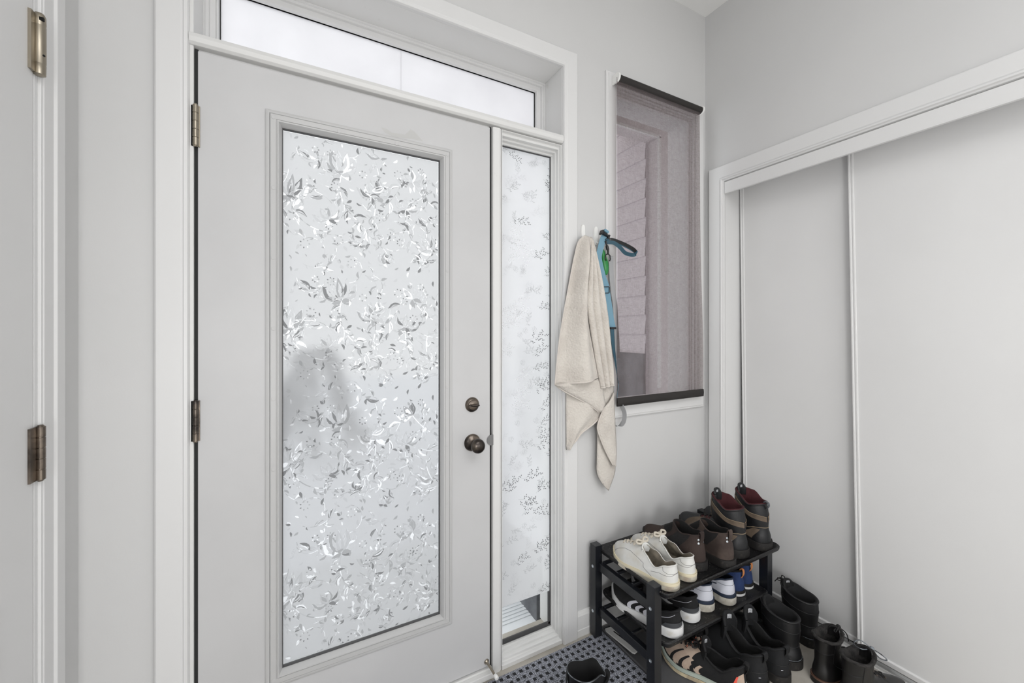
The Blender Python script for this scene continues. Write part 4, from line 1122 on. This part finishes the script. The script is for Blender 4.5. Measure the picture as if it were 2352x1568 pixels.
# black ankle hikers
def hiker(label, heel, head, side):
    ex = [tongue('bnub', .088, .056, .03, .011, .002, label=True, lu=-.28, ph=1.25), collar('bnub', .0042), laces('gore', 4, .50, .30, .05, .0026, .004), heel_tab('bnub', .024, .026, out=.008),
          line('seam_line', 'bleath', [(.22, .02), (.17, .28), (.10, .36), (0, .36), (-.10, .36), (-.17, .28), (-.22, .02)], .0010),
          PT('side_mark', 'wstripe', [(.060, .20), (.046, .20), (.046, .22), (.060, .22)], nu=3, nv=1, off=.0012),
          PT('side_mark', 'wstripe', [(.940, .20), (.954, .20), (.954, .22), (.940, .22)], nu=3, nv=1, off=.0012)]
    return shoe('hiking_shoe', label, 'shoe', 'black hiking shoes in front of the rack', heel, head,
                dict(L=.31, W=.104, HW=.086, sh=.034, st=.028, side=side, xb=.010, xf=.165, cw=.078, zc=[(0, .13), (.2, .118), (.45, .102), (1, .150)], toeh=.040, a=.30, b=.02, spring=.018, sflare=.005, fw=.9, pad=.009),
                dict(sole='dsole', upper='bnub', lining='dlin'), ex)
hiker('black ankle hiking shoe with raised tongue, left one, beside the beige trail shoe', (1.508, -.545, .0), UP + .03, 1)
hiker('black ankle hiking shoe with raised tongue, right one, next to the tall winter boot', (1.612, -.565, .0), UP + .03, -1)

# tall black winter boots
def winter(label, heel, head, side):
    ex = [collar('bleath', .0035, 1.0), tongue('blk', .082, .016, .01, .010, .0, label=(side < 0), lu=-.3),
          line('seam_line', 'bleath', [(.42, .80), (.2, .78), (0, .78), (-.2, .78), (-.42, .80)], .0014),
          line('seam_line', 'bleath', [(.30, .05), (.2, .45), (0, .47), (-.2, .45), (-.30, .05)], .0014),
          collar('edge', .0012, .03, -.12, .12, 'heel_wear')]
    if side < 0: ex.append(bow('gore', size=.022, r=.002, kt=(.5, .98), up=.012))
    return shoe('winter_boot', label, 'boot', 'tall black winter boots beside the rack', heel, head,
                dict(L=.310, W=.106, HW=.088, sh=.034, st=.028, side=side, xb=.010, xf=.138, cw=.084, zc=[(0, .085), (.5, .09), (1, .105)], toeh=.045, a=.26, b=.03, spring=.014, fw=.9,
                     shaft=dict(z=[(0, .178), (.4, .182), (1, .200)], dx=[(0, -.002), (1, .006)], w=1.15, ta=.5, bulge=.003), sflare=.004, pad=.010),
                dict(sole='dsole', upper='bleath', lining='blk'), ex)
winter('black winter boot with a plain collar, left one, in front of the rack end', (1.730, -.550, .0), UP + .06, 1)
winter('black winter boot with white size label inside, standing against the closet door', (1.914, -.528, .0), UP + .02, -1)

# black lace-up leather boots
def lace_boot(label, heel, head, side):
    ex = [collar('fur', .0055, 1.0), tongue('bsmooth', .05, .006, .0, .006, .0), laces('gore', 7, .95, .34, .055, .0022, .004, 'bronze', dk1=.05),
          line('seam_line', 'bleath', [(.22, .04), (.19, .4), (.20, .96)], .0011), line('seam_line', 'bleath', [(.78, .04), (.81, .4), (.80, .96)], .0011),
          line('seam_line', 'bleath', [(.36, .02), (.38, .26), (.42, .36), (.5, .38), (.58, .36), (.62, .26), (.64, .02)], .0011),
          line('seam_line', 'bleath', [(.19, .72), (.1, .70), (0, .70), (-.1, .70), (-.19, .72)], .0011)]
    def lp(c):
        p0 = c['S'](.5, .97) + Vector((.006, 0, .006)); mb = MB()
        mb.lathe([(.001, -.008), (.007, -.005), (.009, 0), (.007, .005), (.001, .008)], p0, (.3, 1, .2), 10)
        mb.tube(catmull([p0, p0 + Vector((-.028, side * .018, .022)), p0 + Vector((-.052, side * .022, .010)), p0 + Vector((-.035, side * .006, .0)), p0], 8), .0019, 6)
        mb.tube(catmull([p0, p0 + Vector((.022, -side * .012, -.012)), p0 + Vector((.048, -side * .016, -.036)), p0 + Vector((.040, -side * .002, -.042)), p0 + Vector((.018, -side * .002, -.022)), p0], 8), .0019, 6)
        mb.tube(catmull([p0, p0 + Vector((.012, side * .020, -.014)), p0 + Vector((.020, side * .024, -.045))], 6), .0019, 6)
        mb.build('lace_bow', 'edge' if side > 0 else 'gore', c['root'], smooth=True)
    ex.append(lp)
    return shoe('lace_up_boot', label, 'boot', 'black leather lace-up boots by the closet', heel, head,
                dict(L=.280, W=.096, HW=.070, sh=.026, st=.016, side=side, xb=.010, xf=.122, cw=.062, zc=[(0, .085), (.5, .088), (1, .105)], toeh=.045, a=.22, b=.035, spring=.010, fw=.9,
                     bands=[(0, .8, 0, 0), (.8, 1, 1, .001)], shaft=dict(z=[(0, .168), (.5, .160), (1, .178)], dx=[(0, .000), (1, .0)], w=1.22, ta=.5, bulge=-.001), sflare=.004, pad=.008),
                dict(sole=['dsole', 'copper'], upper='bsmooth', lining='fur'), ex)
lace_boot('black leather lace-up boot with tightly knotted dark bow, the one farther from the viewer', (1.708, -.612, .0), -.12, -1)
lace_boot('black leather lace-up boot with a grey loose bow, nearest the viewer', (1.690, -.703, .0), -.27, 1)

# black boots on the rug
def rug_boot(label, heel, head, side):
    ex = [collar('edge', .0016, 1.0, 0, 1, 'worn_rim'), tongue('blk', .05, .004, .0, .005, .022), heel_tab('gore', .018, .04, out=.006, loop=False, zoff=-.004)]
    return shoe('slip_on_boot', label, 'boot', 'black boots standing on the rug', heel, head,
                dict(L=.285, W=.100, HW=.074, sh=.026, st=.018, side=side, xb=.008, xf=.130, cw=.074, zc=[(0, .10), (.5, .10), (1, .11)], toeh=.040, a=.22, b=.05, spring=.008, fw=.75,
                     shaft=dict(z=[(0, .165), (.45, .158), (.8, .172), (1, .150)], dx=[(0, -.004), (1, .004)], w=1.2, ta=.5, bulge=0), sflare=.003, pad=.004),
                dict(sole='dsole', upper='bleath', lining='dlin'), ex)
rug_boot('black ankle boot standing upright on the rug, right one', (.800, -.290, .009), -.45, 1)
rug_boot('black ankle boot at the bottom edge, left one on the rug', (.690, -.350, .009), -.50, -1)

# ------------------------------------------------------------------ hooks, towel, leash
def hook(x, label):
    r = empty('wall_hook', (x, 0, 1.74)); tag(r, label, 'hook', 'white hooks beside the blind')
    rows = []
    for z, w_ in ((1.695, .006), (1.700, .011), (1.74, .012), (1.768, .010), (1.776, .005)):
        rows.append([(x - w_, -.001, z), (x - w_ * .8, -.007, z), (x + w_ * .8, -.007, z), (x + w_, -.001, z)])
    under(MB().grid(rows, True, 0, True, True).build('back_plate', 'white_pl', auto=40), r)
    under(MB().tube(catmull([(x, -.005, 1.712), (x, -.018, 1.700), (x, -.034, 1.702), (x, -.040, 1.716)], 5), [.0045] * 15 + [.0045], 10).build('prong', 'white_pl', smooth=True), r)
hook(1.097, 'white plastic wall hook carrying the beige towel'); hook(1.168, 'white plastic wall hook carrying the blue leash')

def sheet(mb, left, right, n=22, m=16, depth=None, mi=0):
    """ruled cloth panel between two edge polylines, with folds"""
    A = catmull(left, 8); B = catmull(right, 8)
    def at(Pl, t):
        f = t * (len(Pl) - 1); i = min(int(f), len(Pl) - 2); return Pl[i].lerp(Pl[i + 1], f - i)
    rows = []
    for j in range(n + 1):
        t = j / n; a, b = at(A, t), at(B, t); r_ = []
        for i in range(m + 1):
            u = i / m; p_ = a.lerp(b, u)
            if depth: p_.y += depth(u, t)
            r_.append(p_)
        rows.append(r_)
    mb.grid(rows, False, mi); return rows
# towel and leash key points, metres in the room
S1L = [(1.076, -0.045, 1.718), (1.041, -0.048, 1.69), (1.02, -0.05, 1.622), (0.995, -0.05, 1.511), (0.967, -0.05, 1.386), (0.947, -0.05, 1.285), (0.932, -0.05, 1.174), (0.924, -0.05, 1.095)]
S1R = [(1.102, -0.05, 1.711), (1.097, -0.056, 1.683), (1.088, -0.064, 1.6), (1.074, -0.07, 1.477), (1.082, -0.075, 1.348), (1.098, -0.078, 1.259), (1.117, -0.08, 1.169), (1.129, -0.08, 1.115)]
S2L = [(1.1, -0.044, 1.714), (1.106, -0.045, 1.658), (1.101, -0.046, 1.537), (1.094, -0.048, 1.444), (1.109, -0.05, 1.334), (1.128, -0.05, 1.241), (1.149, -0.05, 1.146), (1.165, -0.052, 1.074)]
S2R = [(1.128, -0.036, 1.711), (1.144, -0.036, 1.65), (1.171, -0.036, 1.535), (1.196, -0.036, 1.409), (1.208, -0.036, 1.334), (1.218, -0.036, 1.255), (1.231, -0.036, 1.161), (1.236, -0.036, 1.079)]
S3a = [(0.927, -0.048, 1.093), (0.975, -0.05, 1.063), (1.06, -0.053, 1.019), (1.104, -0.056, 0.994), (1.14, -0.058, 0.969)]
S3b = [(0.918, -0.058, 1.098), (1.011, -0.058, 1.105), (1.102, -0.058, 1.109), (1.159, -0.058, 1.105), (1.164, -0.058, 1.043), (1.172, -0.058, 1.0), (1.155, -0.058, 0.979)]
S4L = [(0.99, -0.03, 1.061), (0.988, -0.03, 0.98), (0.99, -0.03, 0.899), (0.991, -0.03, 0.821)]
S4R = [(1.156, -0.045, 0.967), (1.168, -0.045, 0.954), (1.123, -0.042, 0.917), (1.063, -0.038, 0.884), (1.032, -0.034, 0.851), (0.995, -0.032, 0.826)]
S5L = [(1.17, -0.035, 1.087), (1.16, -0.035, 0.974), (1.148, -0.035, 0.923), (1.15, -0.035, 0.843), (1.148, -0.035, 0.749), (1.148, -0.035, 0.704), (1.167, -0.035, 0.663), (1.202, -0.035, 0.622)]
S5R = [(1.246, -0.03, 1.08), (1.251, -0.03, 0.953), (1.254, -0.03, 0.877), (1.259, -0.03, 0.807), (1.259, -0.03, 0.75), (1.256, -0.03, 0.71), (1.251, -0.03, 0.677), (1.216, -0.03, 0.61)]
S6L = [(1.166, -0.05, 0.98), (1.137, -0.05, 0.914), (1.14, -0.05, 0.88), (1.169, -0.05, 0.816), (1.198, -0.05, 0.765), (1.223, -0.05, 0.727)]
S6R = [(1.235, -0.045, 1.046), (1.239, -0.045, 0.957), (1.243, -0.045, 0.882), (1.248, -0.045, 0.812), (1.248, -0.045, 0.756), (1.243, -0.045, 0.718)]
bl1 = [(1.179, -0.05, 1.734), (1.166, -0.05, 1.714), (1.152, -0.05, 1.675), (1.146, -0.045, 1.634), (1.158, -0.04, 1.598), (1.175, -0.04, 1.548), (1.192, -0.04, 1.511), (1.2, -0.04, 1.468), (1.212, -0.04, 1.409), (1.22, -0.04, 1.363), (1.23, -0.04, 1.33)]
bl2 = [(1.225, -0.045, 1.33), (1.23, -0.045, 1.257), (1.243, -0.045, 1.188), (1.253, -0.045, 1.122), (1.26, -0.045, 1.083), (1.253, -0.045, 1.022), (1.263, -0.045, 1.001), (1.278, -0.045, 0.985)]
gr2 = [(1.274, -0.05, 0.986), (1.287, -0.055, 0.951), (1.28, -0.06, 0.919), (1.271, -0.05, 0.897), (1.25, -0.04, 0.893), (1.232, -0.035, 0.906)]
gr1 = [(1.216, -0.035, 1.646), (1.219, -0.035, 1.565), (1.229, -0.035, 1.489), (1.239, -0.035, 1.431), (1.247, -0.035, 1.323), (1.252, -0.035, 1.263), (1.254, -0.035, 1.193)]
loop = [(1.179, -0.055, 1.703), (1.202, -0.065, 1.708), (1.236, -0.1, 1.687), (1.26, -0.13, 1.663), (1.267, -0.145, 1.647), (1.257, -0.14, 1.637), (1.242, -0.11, 1.648), (1.229, -0.09, 1.675), (1.208, -0.075, 1.695), (1.18, -0.06, 1.698)]
carab = [(1.176, -0.058, 1.704), (1.184, -0.058, 1.682), (1.189, -0.058, 1.664), (1.189, -0.058, 1.649)]
buckle = [(1.174, -0.055, 1.733)]
slider = [(1.19, -0.044, 1.492)]
clip2 = [(1.228, -0.045, 1.328)]
green = [(1.181, -0.03, 1.674), (1.186, -0.03, 1.64), (1.194, -0.03, 1.61), (1.198, -0.03, 1.583), (1.201, -0.03, 1.561)]
red = [(1.051, -0.012, 1.672), (1.067, -0.012, 1.688), (1.069, -0.012, 1.633), (1.051, -0.012, 1.627)]

tw = empty('towel', (1.097, -.04, 1.71)); tag(tw, 'beige terry towel hanging from the left wall hook', 'towel')
fold1 = lambda u, t: -.018 * math.sin(PI * u) * sstep(0, .25, t) + .020 * math.sin(2 * PI * u * 1.2 + .4) * sstep(0, .4, t)
fold2 = lambda u, t: -.020 * abs(math.sin(PI * (u * 2.6 + .1))) * sstep(-.1, .4, t) - .006
mb = MB()
ra = sheet(mb, S1L, S1R, 34, 22, fold1)
rb = sheet(mb, [(x - .022 * sstep(0, 3, i), y, z) for i, (x, y, z) in enumerate(S2L)], [(x - .013, y, z) for x, y, z in S2R], 34, 26, fold2)
sheet(mb, S3a, S3b, 12, 8, lambda u, t: -.010 * math.sin(PI * u))
sheet(mb, S4L, S4R, 16, 12, lambda u, t: -.012 * math.sin(PI * u * 1.0) + .006 * math.sin(9 * u))
sheet(mb, S5L, S5R, 18, 8, lambda u, t: -.006 * math.sin(PI * u))
sheet(mb, S6L, S6R, 18, 8, lambda u, t: -.010 * math.sin(PI * u))
under(mb.build('terry_cloth', 'towel', smooth=True, solid=.005), tw)
mb = MB()
mb.tube([r[-1] for r in ra], .0034, 8); mb.tube([p + Vector((0, -.001, .002)) for p in ra[-1]], .0036, 8); mb.tube([r[0] for r in ra], .0026, 8)
mb.tube([p + Vector((0, -.001, 0)) for p in rb[-1]], .0036, 8); mb.tube(catmull([Vector(p) + Vector((0, -.004, 0)) for p in S6L], 5), .0034, 8)
mb.tube(catmull(S4R, 5), .0036, 8); mb.tube(catmull(S3a, 5), .0034, 8)
under(mb.build('hem', 'towel_hem', smooth=True), tw)

ls = empty('dog_leash', (1.168, -.04, 1.70)); tag(ls, 'blue webbing leash with black clips hanging from the right hook', 'leash')
wd = (1, -.2, .15)
under(MB().ribbon([p + Vector((.004, 0, 0)) for p in catmull(bl1, 5)], wd, .028).build('strap', 'strap_blue'), ls)
o = under(MB().ribbon(catmull(bl2[:5], 5), [Vector((1, -.2, 0)).lerp(Vector((.45, .8, 0)), i / 20) for i in range(21)], .018).build('strap', 'strap_navy'), ls); o['label'] = 'dark teal lower strap'
under(MB().ribbon(catmull(bl2[4:], 5), (.5, .8, .1), .016).build('strap', 'strap_blue'), ls)
o = under(MB().ribbon([p + Vector((.006, -.006, 0)) for p in catmull(gr1, 5)], (1, 0, .05), .026).build('strap', 'strap_grey'), ls); o['label'] = 'pale grey strap'
o = under(MB().ribbon(catmull(gr2, 6), (.35, -.9, .2), .020).build('strap', 'strap_grey'), ls); o['label'] = 'pale grey lower loop'
o = under(MB().ribbon(catmull(loop, 6), (.25, -.35, .9), .016, .003).build('hand_loop', 'strap_navy'), ls)
mb = MB().ribbon([p + Vector((0, 0, .0035)) for p in catmull(loop[:5], 6)], (.25, -.35, .9), .014, .0045); mb.build('loop_padding', 'blk_pl').parent = o
o2 = bpy.data.objects[-1] if False else None
for ch in o.children: ch.data.transform(Matrix.Translation(-Vector(ls.location)))
bp_ = Vector(buckle[0])
mb = MB(); 
def rbox(mb, c, ax, sx, sy, sz):
    ax = Vector(ax).normalized(); b = Vector((0, 1, 0)); up_ = ax.cross(b).normalized()
    vs = [c + ax * i * sx / 2 + b * j * sy / 2 + up_ * k * sz / 2 for i in (-1, 1) for j in (-1, 1) for k in (-1, 1)]
    mb.add(vs, [(0, 1, 3, 2), (4, 6, 7, 5), (0, 4, 5, 1), (2, 3, 7, 6), (0, 2, 6, 4), (1, 5, 7, 3)])
rbox(mb, bp_, (1, 0, -.45), .040, .016, .010); rbox(mb, bp_ + Vector((-.018, 0, .006)), (1, 0, -.45), .008, .02, .020); rbox(mb, bp_ + Vector((.018, 0, -.010)), (1, 0, -.45), .008, .02, .018)
under(mb.build('buckle', 'blk_pl', bevel=.002), ls)
mb = MB(); rbox(mb, bp_ + Vector((.004, -.004, .012)), (1, 0, -.45), .024, .014, .012)
under(mb.build('strap_end', 'strap_blue', bevel=.003), ls)
sp_ = Vector(slider[0]); mb = MB()
mb.tube([sp_ + Vector((a, -.003, b)) for a, b in ((-.017, -.010), (-.017, .012), (-.014, .0145), (.014, .0165), (.017, .014), (.017, -.008), (.014, -.0105), (-.014, -.0125))], .0018, 8, closed=True)
under(mb.build('slider_buckle', 'blk_pl', smooth=True), ls)
c2 = Vector(clip2[0]); mb = MB(); rbox(mb, c2, (1, 0, 0), .034, .012, .009)
under(mb.build('strap_clip', 'blk_pl', bevel=.002), ls)
cb = catmull(carab, 5); mb = MB().tube(cb, [.004] * 5 + [.0065] * 5 + [.0045] * (len(cb) - 10), 10)
e_ = cb[-1]
mb.tube([e_ + Vector((a, 0, b)) for a, b in ((0, 0), (-.012, -.006), (-.014, -.022), (-.010, -.030))], .0028, 8); mb.tube([e_ + Vector((a, 0, b)) for a, b in ((0, 0), (.012, -.006), (.014, -.022), (.010, -.030))], .0028, 8)
under(mb.build('snap_hook', 'blk_pl', smooth=True), ls)
gb = empty('bag_dispenser', tuple(green[2])); tag(gb, 'green plastic bag holder hanging behind the blue leash', 'bag holder')
gp = catmull(green, 5); rr_ = [.004 + .016 * math.sin(PI * min(1, (i + 1) / (len(gp) * .9))) ** .6 if i < len(gp) * .85 else .006 for i in range(len(gp))]
rr_ = [max(.003, .0175 * math.sin(PI * (.04 + .92 * i / (len(gp) - 1))) ** .55) for i in range(len(gp))]
under(MB().tube(gp, rr_, 20).build('holder_shell', 'green', smooth=True), gb)
under(MB().lathe([(.0045, 0), (.005, .004), (.004, .009), (0, .009)], tuple(Vector(green[0]) + Vector((0, 0, -.002))), (0, 0, 1), 14).build('holder_cap', 'green', auto=40), gb)
rd = MB(); q = [Vector(p) + Vector((-.010, 0, 0)) for p in red]; rd.add(q + [p + Vector((0, .006, 0)) for p in q], [(0, 1, 2, 3), (7, 6, 5, 4), (0, 4, 5, 1), (1, 5, 6, 2), (2, 6, 7, 3), (3, 7, 4, 0)])
tag(rd.build('tag', 'red', bevel=.001), 'small red tag peeking out left of the towel', 'tag')


# ------------------------------------------------------------------ light
w_ = bpy.data.worlds.new('overcast'); bpy.context.scene.world = w_; w_.use_nodes = True
bg = w_.node_tree.nodes['Background']; bg.inputs[0].default_value = (.99, .992, 1.0, 1); bg.inputs[1].default_value = 1.75
def area(name, loc, rot, size, power, col=(1, 1, 1), sy=None):
    l = bpy.data.lights.new(name, 'AREA'); l.size = size; l.energy = power; l.color = col
    if sy: l.shape = 'RECTANGLE'; l.size_y = sy
    o = bpy.data.objects.new(name, l); C.objects.link(o); o.location = loc; o.rotation_euler = rot; return o
def point_light(name, loc, power, r):
    l = bpy.data.lights.new(name, 'POINT'); l.energy = power; l.shadow_soft_size = r
    o = bpy.data.objects.new(name, l); C.objects.link(o); o.location = loc; return o
point_light('low_fill_left', (-.15, -2.6, 1.05), 50, .30)  # unseen point light added behind the camera for flat fill
point_light('low_fill_right', (1.2, -3.1, 1.0), 26, .30)  # second unseen fill, added to reach the left door
area('overhead_fill', (.5, -2.6, 2.93), (0, 0, 0), 1.6, 34)  # soft overhead fill added under the ceiling, out of view

# ------------------------------------------------------------------ camera
cd = bpy.data.cameras.new('camera'); cam = bpy.data.objects.new('camera', cd); C.objects.link(cam)
cd.sensor_width = 36; cd.lens = 925 / 2352 * 36; cd.shift_y = -24 / 2352; cd.clip_start = .02
cam.location = (0, -1.40, 1.315); cam.rotation_euler = (PI / 2, 0, -math.atan(495 / 925))
s = bpy.context.scene; s.camera = cam
s.view_settings.view_transform = 'Standard'; s.view_settings.look = 'None'; s.view_settings.gamma = 1; s.view_settings.exposure = 0
